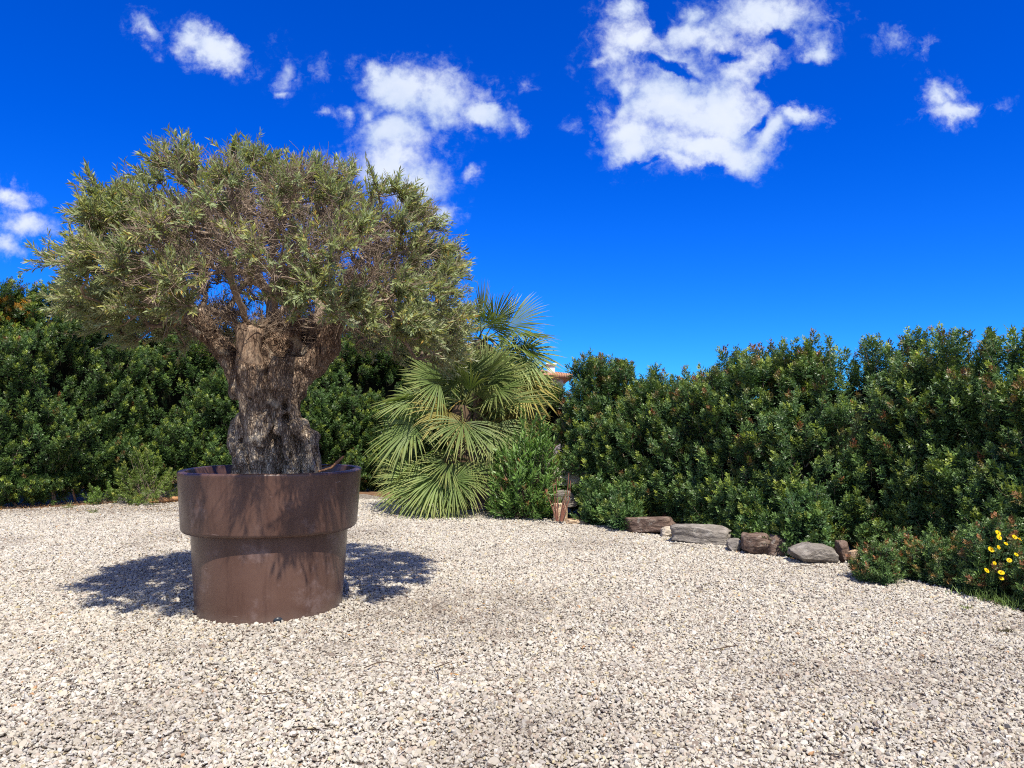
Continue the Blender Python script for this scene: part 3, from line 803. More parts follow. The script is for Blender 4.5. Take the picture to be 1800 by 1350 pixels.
def hedge(label, path, tops, depth, n_shoots, seed, slen, c_old, c_mid, red, prof_out=.28, hollow=.5, lump=.22, cuts=None, wild=60, extra=None):
    """path: front foot line in world xy (left to right as seen), tops: height along it; the body lies behind the line."""
    rg = np.random.default_rng(seed)
    path = np.array(path, float); tops = np.array(tops, float)
    seg = np.linalg.norm(np.diff(path, axis=0), axis=1); cs = np.concatenate([[0], np.cumsum(seg)]); LT = cs[-1]
    def along(s): return np.stack([np.interp(s, cs, path[:, 0]), np.interp(s, cs, path[:, 1])], -1)
    def nrm_at(s):
        tgt = nrm(along(s + .15) - along(s - .15)); n_ = np.stack([tgt[:, 1], -tgt[:, 0]], -1); return n_, tgt
    # cross-section (out from the front line, height share)
    pr = np.array([(-.05, .0), (prof_out * .9, .10), (prof_out * 1.05, .25), (prof_out * .75, .55), (prof_out * .35, .8), (prof_out * -.1, .93), (-.35, 1.0), (-depth * .5, 1.02), (-depth, .92), (-depth - .1, .5)])
    pl = np.concatenate([[0], np.cumsum(np.hypot(np.diff(pr[:, 0]), np.diff(pr[:, 1]) * 2.4))]); pl /= pl[-1]
    def surf(s, q, inset=0.0, amp=1.0):
        o_ = np.interp(q, pl, pr[:, 0]); h_ = np.interp(q, pl, pr[:, 1])
        o2 = np.interp(np.clip(q + .03, 0, 1), pl, pr[:, 0]); h2 = np.interp(np.clip(q + .03, 0, 1), pl, pr[:, 1])
        o1 = np.interp(np.clip(q - .03, 0, 1), pl, pr[:, 0]); h1 = np.interp(np.clip(q - .03, 0, 1), pl, pr[:, 1])
        H = np.interp(s, cs, tops); n2, tg = nrm_at(s); b = along(s)
        to, th_ = o2 - o1, (h2 - h1) * H; ln = np.hypot(to, th_) + 1e-6; no, nh = th_ / ln, -to / ln
        nh, no = np.where(no * 0 + nh < -.9, nh, nh), no
        N3 = nrm(np.concatenate([n2 * no[:, None], nh[:, None]], 1))
        P = np.concatenate([b + n2 * o_[:, None], (h_ * H)[:, None]], 1)
        nz = fbm(P * 1.5, seed, 3)
        P = P + N3 * (amp * lump * 1.3 * nz - inset)[:, None]
        return P, N3, nz
    thing = empty('hedge', (*path[len(path) // 2], 0), label, 'hedge')
    # opaque core added against see-through, interior shade put into its dark colour
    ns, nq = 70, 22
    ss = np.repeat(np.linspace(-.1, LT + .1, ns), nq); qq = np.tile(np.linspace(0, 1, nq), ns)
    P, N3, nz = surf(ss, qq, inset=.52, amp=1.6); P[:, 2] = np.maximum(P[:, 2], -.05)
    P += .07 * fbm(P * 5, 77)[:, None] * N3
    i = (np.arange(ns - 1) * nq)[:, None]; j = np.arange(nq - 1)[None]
    npmesh('shade_core', P, np.stack([i + j, i + nq + j, i + nq + j + 1, i + j + 1], -1).reshape(-1, 4), M_DARKCORE, thing, smooth=False)
    # shoots
    s = rg.uniform(0, LT, n_shoots); q = rg.uniform(0.0, .86, n_shoots); lowq = rg.random(n_shoots) < .08; q[lowq] = rg.uniform(0, .10, lowq.sum())
    ins = rg.uniform(-.02, .34, n_shoots) ** 1.0
    P, N3, nz = surf(s, q, inset=ins)
    hole = fbm(P * 2.6 + 9, seed + 3, 3)
    keep = rg.random(n_shoots) < np.clip(1.0 + 1.6 * hollow * (nz * .9 + hole) + np.clip((.30 - q) * 6, 0, 1.6), .05, 1)
    P, N3, s, ins, q = P[keep], N3[keep], s[keep], ins[keep], q[keep]
    D = nrm(N3 * .7 + np.array([0, 0, 1.0]) + rand_unit(rg, len(P)) * .42)
    S = rg.uniform(.7, 1.25, len(P)) * slen
    lw = q < .10; D[lw] = nrm(N3[lw] * [1, 1, 0] + rand_unit(rg, lw.sum()) * .5 + np.array([0, 0, .15]))
    P = P - D * S[:, None] * .75; P[:, 2] = np.maximum(P[:, 2], .02)
    # wild shoots that stick up from the top
    sw = rg.uniform(0, LT, wild); Pw, Nw, _ = surf(sw, rg.uniform(.52, .72, wild), inset=.02)
    grp = rg.integers(0, wild, wild * 5)
    Bw = Pw[grp] + rg.normal(0, .07, (wild * 5, 3)) * [1, 1, .6]; Dw = nrm(np.array([0, 0, 1.]) + rand_unit(rg, wild * 5) * .45)
    P = np.vstack([P, Bw]); D = np.vstack([D, Dw]); S = np.concatenate([S, rg.uniform(.8, 1.35, wild * 5) * slen])
    pz = P[:, 2] / max(tops)
    tipk = (rg.random(len(P)) < (.35 + .35 * pz)) * rg.uniform(.3, 1, len(P))
    isr = rg.random(len(P)) < red * (.45 + .9 * pz)
    ct = np.where(isr[:, None], np.array([.26, .085, .040]) * rg.uniform(.7, 1.3, (len(P), 1)), np.array([.30, .35, .05]) * rg.uniform(.8, 1.25, (len(P), 1)))
    if extra is not None: ct, tipk = extra(P, ct, tipk, rg)
    V, Q, cc = place_shoots('lentisc', P, D, S, rg, np.array(c_old), np.array(c_mid), ct, tipk)
    V[:, 2] = np.maximum(V[:, 2], .0)
    npmesh('foliage', V, Q, M_HEDGE, thing, cc)
    # stems: twigs of the outer shoots and woody stems at the foot
    gs = Geo(); sel = rg.random(len(P)) < .4
    V, Q = thin(P[sel] - D[sel] * .03, P[sel] + D[sel] * S[sel][:, None] * .85, .003, .0015); V[:, 2] = np.maximum(V[:, 2], 0); gs.add(V, Q)
    for k in range(int(LT * 3.5)):
        s0 = rg.uniform(0, LT, 1); b = along(s0)[0]; n2, tg = nrm_at(s0); b = b - n2[0] * rg.uniform(.1, .45)
        pts = [np.array([b[0], b[1], -.02])]
        for z_ in np.linspace(.25, 1.0, 4): pts.append(np.array([b[0], b[1], z_]) + np.append(rg.normal(0, .10, 2) + n2[0] * .05, 0))
        gs.add(*tube(pts, np.linspace(.022, .010, 5), 6))
    gs.build('stems', M_TWIG, thing)
    print('hedge', label[:20], len(cc) // 4)
    return thing


def top_h(px, py, base_xy, back=.5):
    d = ray(px, py); Yb = base_xy[1] + back; return EYE + d[2] * Yb / d[1]


# left hedge
pxl = [(-40, 894), (0, 893), (60, 890), (150, 883), (240, 874), (330, 872), (430, 870), (530, 867), (640, 862), (720, 860), (800, 862), (880, 866), (955, 872)]
tpl = [(-40, 505), (0, 508), (60, 512), (150, 530), (240, 555), (330, 585), (430, 590), (530, 592), (640, 592), (720, 600), (800, 615), (880, 650), (955, 690)]
pathL = [gp(*p) for p in pxl]; topsL = [top_h(tx, ty, b) for (tx, ty), b in zip(tpl, pathL)]
pathL = [(-14.5, 10.2), (-11.8, 12.2)] + pathL; topsL = [4.2, 4.15] + topsL


def orange_patch(P, ct, tipk, rg):
    q = at(5, 565, 12.9); m_ = (np.linalg.norm((P - q) * [1, .4, 1], axis=1) < .30) & (rg.random(len(P)) < .8)
    ct[m_] = np.array([.55, .25, .03]); tipk[m_] = 1.0
    return ct, tipk


hedge('tall dense dark green evergreen hedge along the left side behind the planter', pathL, topsL, 1.4, 19500, 101, .225,
      (.060, .112, .034), (.12, .205, .045), .08, prof_out=.35, hollow=.8, lump=.30, wild=110, extra=orange_patch)
# right hedge
pxr = [(1000, 898), (1015, 902), (1040, 908), (1090, 914), (1180, 926), (1290, 946), (1400, 962), (1500, 968), (1600, 980), (1700, 996), (1800, 1020)]
tpr = [(982, 690), (1000, 676), (1040, 648), (1090, 672), (1180, 676), (1290, 655), (1400, 622), (1500, 628), (1600, 622), (1700, 636), (1800, 652)]
pathR = [gp(*p) for p in pxr]; topsR = [top_h(tx, ty, b, .35) for (tx, ty), b in zip(tpr, pathR)]
pathR = pathR + [(5.6, 4.5), (7.4, 2.0)]; topsR = topsR + [2.0, 2.0]
hedge('long lentisc hedge with reddish shoot tips running along the right edge of the gravel', pathR, topsR, 1.2, 11500, 202, .235,
      (.068, .128, .048), (.15, .23, .055), .28, prof_out=.36, hollow=1.15, lump=.17, wild=90)


def bush(name, label, cat, px, py_base, py_top, wpx, n, seed, kind, slen, c_old, c_mid, c_tip, tk, group=None, mat_=None, Y=None, stems=8):
    rg = np.random.default_rng(seed)
    b = gp(px, py_base) if Y is None else (at(px, py_base, Y)[0], Y)
    h = at(px, py_top, b[1])[2]; w = wpx / F * b[1] / 2
    th = empty(name, (b[0], b[1], 0), label, cat, group)
    d = rand_unit(rg, n); d[:, 2] = np.abs(d[:, 2]) * .9 + .02; d = nrm(d); r_ = rg.uniform(.35, 1, n) ** .6
    lump = 1 + .28 * fbm(d * 2.2, seed, 2)
    D = nrm(d * .7 + np.array([0, 0, .7]) + rand_unit(rg, n) * .45); S = rg.uniform(.7, 1.3, n) * slen
    tipp = d * (r_ * lump)[:, None] * np.array([w, w, h]) + np.array([b[0], b[1], 0])
    P = tipp - D * S[:, None] * .8; P[:, 2] = np.maximum(P[:, 2], .01)
    red = rg.random(n) < .5
    ct = np.where(red[:, None], np.array(c_tip), np.array(c_mid)) * rg.uniform(.8, 1.2, (n, 1))
    V, Q, cc = place_shoots(kind, P, D, S, rg, np.array(c_old), np.array(c_mid), ct, (rg.random(n) < tk) * 1.0)
    V[:, 2] = np.maximum(V[:, 2], .004)
    npmesh('foliage', V, Q, mat_ or M_HEDGE, th, cc)
    gs = Geo(); root_ = np.array([b[0], b[1], 0.])
    V, Q = thin(root_ + rg.normal(0, w * .12, (n, 3)) * [1, 1, 0], P + D * S[:, None] * .8, .004, .002, mid=0.0); V[:, 2] = np.maximum(V[:, 2], 0); gs.add(V, Q)
    gs.build('stems', M_TWIG, th)
    return th


G1, G2, G3 = (.075, .14, .055), (.15, .23, .06), (.30, .13, .06)
bush('low_shrub', 'small low shrub with reddish tips standing alone on the gravel edge', 'shrub', 1540, 1022, 952, 82, 150, 1, 'lentisc', .13, (.085, .15, .055), (.13, .21, .055), G3, .8, 'low shrubs before the right hedge')
bush('low_shrub', 'low shrub with upright red shoots between the lone shrub and the hedge', 'shrub', 1592, 1006, 934, 70, 150, 2, 'lentisc', .15, G1, G2, (.36, .11, .05), .9, 'low shrubs before the right hedge')
bush('low_shrub', 'wide bronze and green shrub left of the yellow flowers', 'shrub', 1655, 1022, 935, 120, 300, 3, 'lentisc', .15, G1, G2, (.30, .17, .06), .6, 'low shrubs before the right hedge')
bush('low_shrub', 'dark green shrub with red tips surrounding the yellow flowers', 'shrub', 1745, 1042, 900, 130, 380, 4, 'lentisc', .16, G1, G2, G3, .4, 'low shrubs before the right hedge')
bush('low_shrub', 'rightmost low shrub at the edge of the gravel, past the yellow flowers', 'shrub', 1850, 1072, 950, 100, 300, 6, 'lentisc', .16, G1, G2, G3, .5, 'low shrubs before the right hedge')
bush('yellow_green_shrub', 'sparse yellowish green shrub growing out at the foot of the left hedge near the planter', 'shrub', 258, 884, 782, 110, 110, 7, 'lentisc', .20, (.13, .19, .04), (.20, .26, .05), (.3, .3, .06), .6, mat_=M_GREEN)
bush('young_shrub', 'small bright green sapling at the dark foot of the left hedge', 'shrub', 180, 886, 846, 60, 26, 8, 'lentisc', .17, (.12, .2, .04), (.18, .27, .05), (.2, .3, .06), .6, mat_=M_GREEN)
bush('oleander', 'oleander bush with long narrow leaves and reddish buds beside the fan palm', 'shrub', 928, 900, 738, 135, 480, 9, 'oleander', .26, (.11, .20, .05), (.19, .31, .07), (.34, .12, .07), .18, mat_=M_GREEN, Y=11.6)
bush('low_shrub', 'dark green shrub left of the long brown rock, under the right hedge', 'shrub', 1058, 914, 845, 85, 150, 10, 'lentisc', .24, (.066, .13, .052), (.14, .23, .06), (.2, .24, .05), .5, 'low shrubs before the right hedge', Y=10.9)
bush('low_shrub', 'small green shrub overhanging the left end of the long brown rock', 'shrub', 1095, 918, 855, 75, 120, 11, 'lentisc', .24, (.066, .13, .052), (.14, .23, .06), (.2, .24, .05), .5, 'low shrubs before the right hedge', Y=10.4)
bush('low_shrub', 'leafy shrub hanging over the stones right of the flat grey block', 'shrub', 1345, 962, 872, 90, 150, 13, 'lentisc', .24, (.066, .13, .052), (.14, .23, .06), (.24, .28, .05), .6, 'low shrubs before the right hedge')
bush('low_shrub', 'leafy shrub hanging over the rounded grey rock with the sunlit face', 'shrub', 1412, 974, 850, 110, 200, 14, 'lentisc', .24, (.066, .13, .052), (.14, .23, .06), (.24, .28, .05), .6, 'low shrubs before the right hedge')
# bare stems right of it
g = Geo(); st_ = empty('bare_stem_shrub', (*gp(980, 920), 0), 'leafless fan of thin reddish stems rising from the gravel right of the oleander', 'shrub')
rg = np.random.default_rng(4); Yb = gp(980, 920)[1] - .1
for (x1, y1, x0) in [(958, 860, 979), (965, 868, 980), (972, 850, 979), (977, 842, 981), (995, 862, 986), (1000, 832, 987), (990, 872, 985), (1003, 845, 988)]:
    a, b = at(x0, 916, Yb), at(x1, y1, Yb + rg.uniform(-.15, .15)); m_ = (a + b) / 2 + np.array([rg.normal(0, .02), 0, .03])
    V, Q = tube([a, m_, b], [.010, .008, .005], 5); g.add(V, Q, np.array([.20, .085, .06]))
g.build('stems', M_DRY, st_)
rgx = np.random.default_rng(12); n = 46
B = np.array([at(rgx.uniform(955, 1006), rgx.uniform(832, 872), Yb + rgx.uniform(-.1, .1)) for _ in range(n)])
V, Q, cc = leaves(B, nrm(rand_unit(rgx, n) + [0, 0, .4]), rand_unit(rgx, n), .09, .018, np.tile([.12, .20, .06], (n, 1)))
npmesh('foliage', V, Q, M_GREEN, st_, cc)

# ================================================================== FAN PALMS
def fan(g, gp_, B, Dp, plen, blade, rg, droop, tone, face, spread=2.5, nseg=34):
    """petiole from B along Dp, then a pleated fan"""
    Dp = nrm(Dp); n_ = 6; f_ = np.linspace(0, 1, n_)[:, None]
    pts = B + Dp * plen * f_ + np.array([0, 0, -1.0]) * droop * plen * f_ ** 2
    V, Q = tube(pts, np.linspace(.016, .009, n_), 5); gp_.add(V, Q, np.array([.17, .20, .06]) * tone)
    H = pts[-1]; A = nrm(pts[-1] - pts[-2])
    Nf = np.cross(np.cross(A, face), A)
    if np.linalg.norm(Nf) < .1: Nf = np.cross(A, rand_unit(rg, 1)[0])
    Nf = nrm(Nf); S = np.cross(A, Nf)
    ph = np.linspace(-spread, spread, nseg); dph = ph[1] - ph[0]
    L = blade * (.72 + .28 * np.cos(ph * .62)) * rg.uniform(.82, 1.08, nseg); rw = rg.normal(0, .035, nseg); ph = ph + rw
    rad_ = np.cos(ph)[:, None] * A + np.sin(ph)[:, None] * S
    # the blade cups a little and every tip droops
    us = np.array([0.03, .30, .55, .78, 1.0]); wd = np.array([.010, 1, 1, .55, .02])
    fold_ = L * .5 * dph * .5
    tip = rg.uniform(.05, .22, nseg) * (.6 + droop)
    rows = []
    for u_, w_ in zip(us, wd):
        c = H + rad_ * (L * u_)[:, None] + Nf * (.10 * np.sin(u_ * 2.2) * L * np.abs(np.sin(ph * .5)))[:, None] + np.array([0, 0, -1]) * (tip * L * u_ ** 2.6)[:, None]
        tang = nrm(np.cross(Nf, rad_)); hw = (np.minimum(L * u_, L * .45) * dph * .46 * w_)[:, None]
        lift = Nf * (hw * .55)
        rows.append(np.stack([c - tang * hw + lift * 1, c - lift * .6, c + tang * hw + lift * 1], 1))
    Vv = np.stack(rows, 1).reshape(-1, 3)             # nseg, 5, 3
    b = (np.arange(nseg) * 15)[:, None, None]; r_ = (np.arange(4) * 3)[None, :, None]; c_ = np.arange(2)[None, None]
    Q = np.stack([b + r_ + c_, b + r_ + c_ + 1, b + r_ + 3 + c_ + 1, b + r_ + 3 + c_], -1).reshape(-1, 4)
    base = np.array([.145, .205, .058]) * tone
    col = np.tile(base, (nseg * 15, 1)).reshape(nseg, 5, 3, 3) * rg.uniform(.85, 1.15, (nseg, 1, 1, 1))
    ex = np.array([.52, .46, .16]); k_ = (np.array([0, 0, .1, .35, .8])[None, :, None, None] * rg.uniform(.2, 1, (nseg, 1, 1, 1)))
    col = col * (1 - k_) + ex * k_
    g.add(Vv, Q, col.reshape(-1, 3))


def palm(label, hub, fronds, seed, trunk_r, plen, blade, tone=1.0, base=None):
    rg = np.random.default_rng(seed); hub = np.array(hub)
    th = empty('fan_palm', (hub[0] if base is None else base[0], hub[1] if base is None else base[1], 0), label, 'palm')
    foot = np.array([th.location[0], th.location[1], -.02])
    k = 14; f_ = np.linspace(0, 1, k)[:, None]; pts = foot + (hub - foot) * f_ + np.array([.04, 0, 0]) * np.sin(f_ * 5)
    V, Q = tube(pts, trunk_r * (1 + .18 * np.sin(np.arange(k) * 2.3)), 14); V += .03 * fbm(V * 18, 2)[:, None] * nrm(V - hub * [1, 1, 0] - [0, 0, 1])
    npmesh('trunk', V, Q, M_DRY, th, np.tile([.12, .08, .05], (len(V), 1)))
    for (az, el, pl_, bl_, dr, tn) in fronds:
        g = Geo(); gp_ = Geo()
        D = np.array([math.sin(R(az)) * math.cos(R(el)), -math.cos(R(az)) * math.cos(R(el)), math.sin(R(el))])   # az 0 toward the camera, 90 right
        face = np.array([0, 0, 1.0]) * (1.0 if el < 55 else .3) + np.array([0.1, -.45, 0]) + rg.normal(0, .5, 3)
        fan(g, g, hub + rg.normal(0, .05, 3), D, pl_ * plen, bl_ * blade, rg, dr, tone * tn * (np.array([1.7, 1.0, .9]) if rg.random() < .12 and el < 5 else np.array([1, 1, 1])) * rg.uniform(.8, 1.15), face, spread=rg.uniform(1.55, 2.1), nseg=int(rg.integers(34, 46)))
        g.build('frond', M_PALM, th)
    return th


rg = np.random.default_rng(77)
YP = 12.6
fr = []
# (azimuth, elevation, petiole, blade, droop, tone)
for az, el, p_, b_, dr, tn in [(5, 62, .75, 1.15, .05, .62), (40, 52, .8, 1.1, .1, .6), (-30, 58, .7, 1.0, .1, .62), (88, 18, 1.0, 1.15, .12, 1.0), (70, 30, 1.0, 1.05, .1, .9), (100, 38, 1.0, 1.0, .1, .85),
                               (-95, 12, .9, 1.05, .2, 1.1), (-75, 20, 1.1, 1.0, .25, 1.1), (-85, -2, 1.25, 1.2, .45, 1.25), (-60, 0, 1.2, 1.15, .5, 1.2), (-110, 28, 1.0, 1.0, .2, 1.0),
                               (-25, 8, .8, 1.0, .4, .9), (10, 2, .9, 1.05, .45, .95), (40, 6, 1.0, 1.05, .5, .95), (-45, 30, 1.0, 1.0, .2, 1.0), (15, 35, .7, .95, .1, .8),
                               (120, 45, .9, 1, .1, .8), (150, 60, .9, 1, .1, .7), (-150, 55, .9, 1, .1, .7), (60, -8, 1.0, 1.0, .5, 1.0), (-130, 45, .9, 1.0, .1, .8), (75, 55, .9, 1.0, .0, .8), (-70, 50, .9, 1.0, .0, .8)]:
    fr.append((az + rg.normal(0, 4), el + rg.normal(0, 3), p_, b_, dr, tn))
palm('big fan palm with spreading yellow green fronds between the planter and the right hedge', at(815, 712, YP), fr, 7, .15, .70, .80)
YP2 = 12.2
fr = [(-80, 5, 1.1, 1.1, .5, 1.3), (-60, -5, 1.2, 1.15, .5, 1.35), (-35, 0, 1.1, 1.15, .55, 1.25), (-10, -5, 1.1, 1.15, .55, 1.2), (12, 0, 1.1, 1.1, .55, 1.2), (35, -5, 1.0, 1.1, .5, 1.1), (-50, 25, 1.0, 1.0, .5, 1.2),
      (0, 25, .9, 1.0, .5, 1.0), (-95, 20, 1.1, 1.0, .4, 1.2), (50, 20, .9, .9, .4, 1.0), (-20, -25, 1.0, 1.0, .35, 1.3), (20, -25, 1.0, 1.0, .3, 1.3), (-70, -22, 1.2, 1.0, .3, 1.35), (70, -10, .9, .9, .3, 1.1)]
palm('low young fan palm at the gravel edge with drooping pale fronds sweeping the ground', at(790, 800, YP2), fr, 8, .11, .55, .64)
fr = [(80, 35, 1.0, 1.1, .1, .85), (95, 5, 1.0, 1.0, .15, .8), (70, 60, .7, 1.0, .1, .8), (60, -20, 1.0, 1.1, .3, 1.5), (90, -35, .9, 1.1, .3, 1.6), (-60, 40, 1, 1, .1, .9), (-90, 10, 1, 1, .2, .9), (-30, -20, 1, 1, .3, 1.4),
      (10, -25, 1.0, 1.1, .3, 1.4), (20, 30, .8, 1.0, .1, .9), (150, 30, 1, 1, .1, .8), (-150, 30, 1, 1, .1, .8), (40, -45, .9, 1.0, .2, 1.5), (110, -15, .9, 1.0, .3, 1.3), (85, -5, 1.2, 1.1, .3, 1.3), (70, -40, 1.3, 1.1, .3, 1.4), (100, -30, 1.5, 1.1, .4, 1.2), (50, 10, 1.0, 1.0, .3, 1.1), (95, -50, 1.5, 1.1, .3, 1.1), (85, 20, 1.3, 1.0, .2, 1.0), (80, -65, 1.7, 1.1, .2, 1.0), (95, -60, 2.0, 1.1, .2, 1.0), (0, 70, .6, 1, 0, .8), (75, -55, .9, 1, .2, 1.5)]
palm('taller fan palm behind the big one, its upper fronds against the sky', at(845, 598, 14.0), fr, 9, .16, .62, .82)

# ================================================================== FLOWERS, WEEDS
def blades(o_name, label, cat, px, py, n, h, w, seed, col, group=None, spreadr=.08, lean=.5, parent=None):
    rg = np.random.default_rng(seed); b = gp(px, py)
    B = np.stack([b[0] + rg.normal(0, spreadr, n), b[1] + rg.normal(0, spreadr * .7, n), np.zeros(n)], 1)
    D = nrm(np.array([0, 0, 1.]) + rand_unit(rg, n) * lean); D[:, 2] = np.abs(D[:, 2])
    c = np.array(col) * rg.uniform(.7, 1.3, (n, 1))
    V, Q, cc = leaves(B, D, rand_unit(rg, n), rg.uniform(.5, 1.2, n) * h, w, c, .1, .25)
    V[:, 2] = np.maximum(V[:, 2], .0)
    o = npmesh(o_name, V, Q, M_GREEN, parent, cc)
    if parent is None: tag(o, label, cat, group)
    return o


fy = empty('flowering_plant', (*gp(1748, 1040), 0), 'upright plant with bright yellow daisy flowers in the low shrubs at right', 'flower')
rg = np.random.default_rng(31); Yf = gp(1748, 1040)[1]
gstem = Geo()
for (px, py, sc_) in [(1768, 956, .8), (1774, 985, .9), (1748, 990, .7), (1786, 975, .8), (1754, 937, 1.1), (1756, 945, 1.0), (1783, 944, .9), (1791, 948, 1), (1742, 966, 1.15), (1755, 962, .8), (1734, 1003, 1.0), (1760, 1007, 1.1), (1760, 1017, .9)]:
    c = at(px, py, Yf - .50 + rg.uniform(-.03, .03)); b = np.array([*gp(1748, 1040), 0]) + np.append(rg.normal(0, .08, 2), 0)
    gstem.add(*tube([b, (b + c) / 2 + rg.normal(0, .02, 3), c], [.004, .003, .0025], 4), np.array([.12, .19, .05]))
    npet = 16; a_ = np.arange(npet) * 2 * math.pi / npet; fn = nrm(np.array([.1, -.75, .6]) + rg.normal(0, .2, 3)); X = nrm(np.cross(fn, [0, 0, 1])); Yv = np.cross(fn, X)
    D = np.cos(a_)[:, None] * X + np.sin(a_)[:, None] * Yv + fn * .25
    V, Q, cc = leaves(np.tile(c, (npet, 1)), D, np.tile(fn, (npet, 1)), .024 * sc_, .011 * sc_, np.tile([.80, .58, .01], (npet, 1)), .1, .1, .65)
    V2, Q2, cc2 = leaves(np.tile(c + fn * .004, (8, 1)), D[::2] + fn * 1.2, np.tile(fn, (8, 1)), .014 * sc_, .009, np.tile([.75, .45, .01], (8, 1)), .1)
    npmesh('flower', np.vstack([V, V2]), np.vstack([Q, Q2 + len(V)]), M_FLOWER, fy, np.vstack([cc, cc2]))
gstem.build('stems', M_DRY, fy)
n = 260; f_ = rg.random(n); cs_ = np.array([*gp(1748, 1040), 0])
B = cs_ + np.stack([rg.normal(0, .10, n), rg.normal(-.08, .06, n), rg.uniform(0, .38, n)], 1)
V, Q, cc = leaves(B, nrm(rand_unit(rg, n) + [0, 0, .5]), rand_unit(rg, n), .07, .008, np.array([.13, .22, .05]) * rg.uniform(.7, 1.3, (n, 1)), .1, .2)
npmesh('foliage', V, Q, M_GREEN, fy, cc)
for k, (px, py, n_, h_) in enumerate([(1700, 1046, 60, .11), (1735, 1056, 90, .13), (1775, 1064, 90, .13), (1795, 1072, 60, .12)]):
    blades('grass_tuft', ['thin grass tuft at the gravel edge under the low shrubs, leftmost of its row', 'green grass tuft below the yellow flowers', 'grass tuft right of the yellow flowers at the gravel edge', 'grass tuft in the corner at the far right gravel edge'][k], 'grass', px, py, n_, h_, .006, 40 + k, (.13, .20, .05), 'grass tufts by the low shrubs', .07, .9)
for k, (px, py, n_, h_, lb) in enumerate([(1698, 1072, 26, .05, 'tiny yellow green weed alone on the gravel below the low shrubs'), (1768, 1112, 40, .05, 'flat brownish weed on the gravel near the right border'), (165, 902, 30, .12, 'small yellow weed on the gravel before the left hedge'),
                                      (120, 894, 40, .13, 'pale weed on the dirt strip left of the grey rock'), (50, 886, 60, .22, 'dark green weed at the left hedge foot near the picture border'), (308, 872, 40, .25, 'feathery pale weed beside the planter at the hedge foot'),
                                      (235, 878, 30, .22, 'thin pale weed between the two rocks by the left hedge'), (1190, 947, 24, .08, 'tiny weed in front of the flat grey block'), (1318, 972, 50, .10, 'green weed growing between the rocks at the middle of the rock row'), (955, 905, 60, .22, 'yellow green weed at the foot of the oleander'), (1075, 920, 50, .16, 'small weed left of the long brown rock')]):
    blades('weed', lb, 'weed', px, py, n_, h_, .008, 60 + k, (.17, .21, .06) if k != 1 else (.16, .13, .07), 'weeds around the gravel court', .022, 1.0)

# ================================================================== ROCKS
def rock(px, py, w, h, d, m_, label, seed, name='rock', rz=0.0, boxy=.5, tilt=0.0, Y=None, zc=None, group='rocks edging the gravel', cat='rock'):
    rg = np.random.default_rng(seed); b = gp(px, py) if Y is None else (at(px, py, Y)[0], Y)
    bm = bmesh.new(); bmesh.ops.create_icosphere(bm, subdivisions=5, radius=1)
    V = np.array([v.co[:] for v in bm.verts]); Q = np.array([[v.index for v in f.verts] for f in bm.faces]); bm.free()
    p_ = 2 + 8 * boxy; V = V / (np.abs(V) ** p_).sum(1, keepdims=True) ** (1 / p_)
    V = V * (1 + .13 * fbm(V * 1.3 + seed, seed, 3))[:, None]
    for k in range(11):
        n_ = nrm(rg.normal(size=3)); s = V @ n_; lim = rg.uniform(.66, .86) * s.max(); V = V - np.maximum(s - lim, 0)[:, None] * n_ * .96
    V = V - .09 * np.clip(.3 - np.abs(fbm(V * np.array([1.6, 1.6, 3.5]), seed + 5, 2)), 0, 1)[:, None] * nrm(V) + .03 * fbm(V * 7, seed + 9, 3)[:, None] * nrm(V)
    V = V * np.array([w / 2, d / 2, h / 2])
    V = V * .88
    ct, st2 = math.cos(tilt), math.sin(tilt); V = np.stack([V[:, 0] * ct - V[:, 2] * st2, V[:, 1], V[:, 0] * st2 + V[:, 2] * ct], 1)
    c_, s_ = math.cos(rz), math.sin(rz); V = np.stack([V[:, 0] * c_ - V[:, 1] * s_, V[:, 0] * s_ + V[:, 1] * c_, V[:, 2]], 1)
    z0 = h * .30 if zc is None else zc
    o = npmesh(name, V + np.array([0, 0, 0]), Q, m_, None, smooth=False); o.location = (b[0], b[1] + d * .35, z0)
    return tag(o, label, cat, group)


hdir = math.atan2(-.82, .57)
rock(1138, 938, .90, .30, .45, M_ST_BROWN, 'long layered brown rock, first large one of the row from the left', 1, rz=-.5, boxy=.35, tilt=.10)
rock(1176, 944, .20, .17, .2, M_ST_PALE, 'small pale rock leaning against the right end of the long brown rock', 2)
rock(1238, 957, .78, .30, .40, M_ST_GREY, 'rectangular grey stone block with a flat top in the rock row', 3, rz=-.42, boxy=1.0)
rock(1296, 970, .24, .18, .26, M_ST_GREY, 'small rounded grey stone right of the rectangular block', 4, boxy=.3)
rock(1333, 976, .34, .30, .35, M_ST_BROWN, 'brown rock half covered by leaves right of the small rounded stone', 5, boxy=.5)
rock(1376, 978, .36, .30, .34, M_ST_BROWN, 'upright brown boulder below the hedge, middle of the rock row', 6, boxy=.45)
rock(1436, 992, .54, .26, .4, M_ST_GREY, 'rounded grey rock with a sunlit pale face at the right end of the row', 7, boxy=.3, tilt=-.12)
rock(1450, 968, .8, .34, .4, M_ST_BROWN, 'reddish brown boulder in the shade behind the rounded grey rock', 8, boxy=.5, rz=-.4)
rock(1487, 990, .12, .30, .22, M_ST_BROWN, 'narrow dark upright stone beside the small low shrub', 9, boxy=1.0)
rock(1508, 994, .12, .20, .16, M_ST_TAN, 'narrow pale upright slab at the lone low shrub', 10, boxy=1.0)
rock(215, 886, .34, .20, .3, M_ST_GREY, 'rough grey rock at the foot of the left hedge', 11, boxy=.2, group='rocks by the left hedge')
rock(266, 878, .30, .24, .3, M_ST_PALE, 'pale yellowish rock at the foot of the left hedge near the planter', 12, boxy=.3, group='rocks by the left hedge')
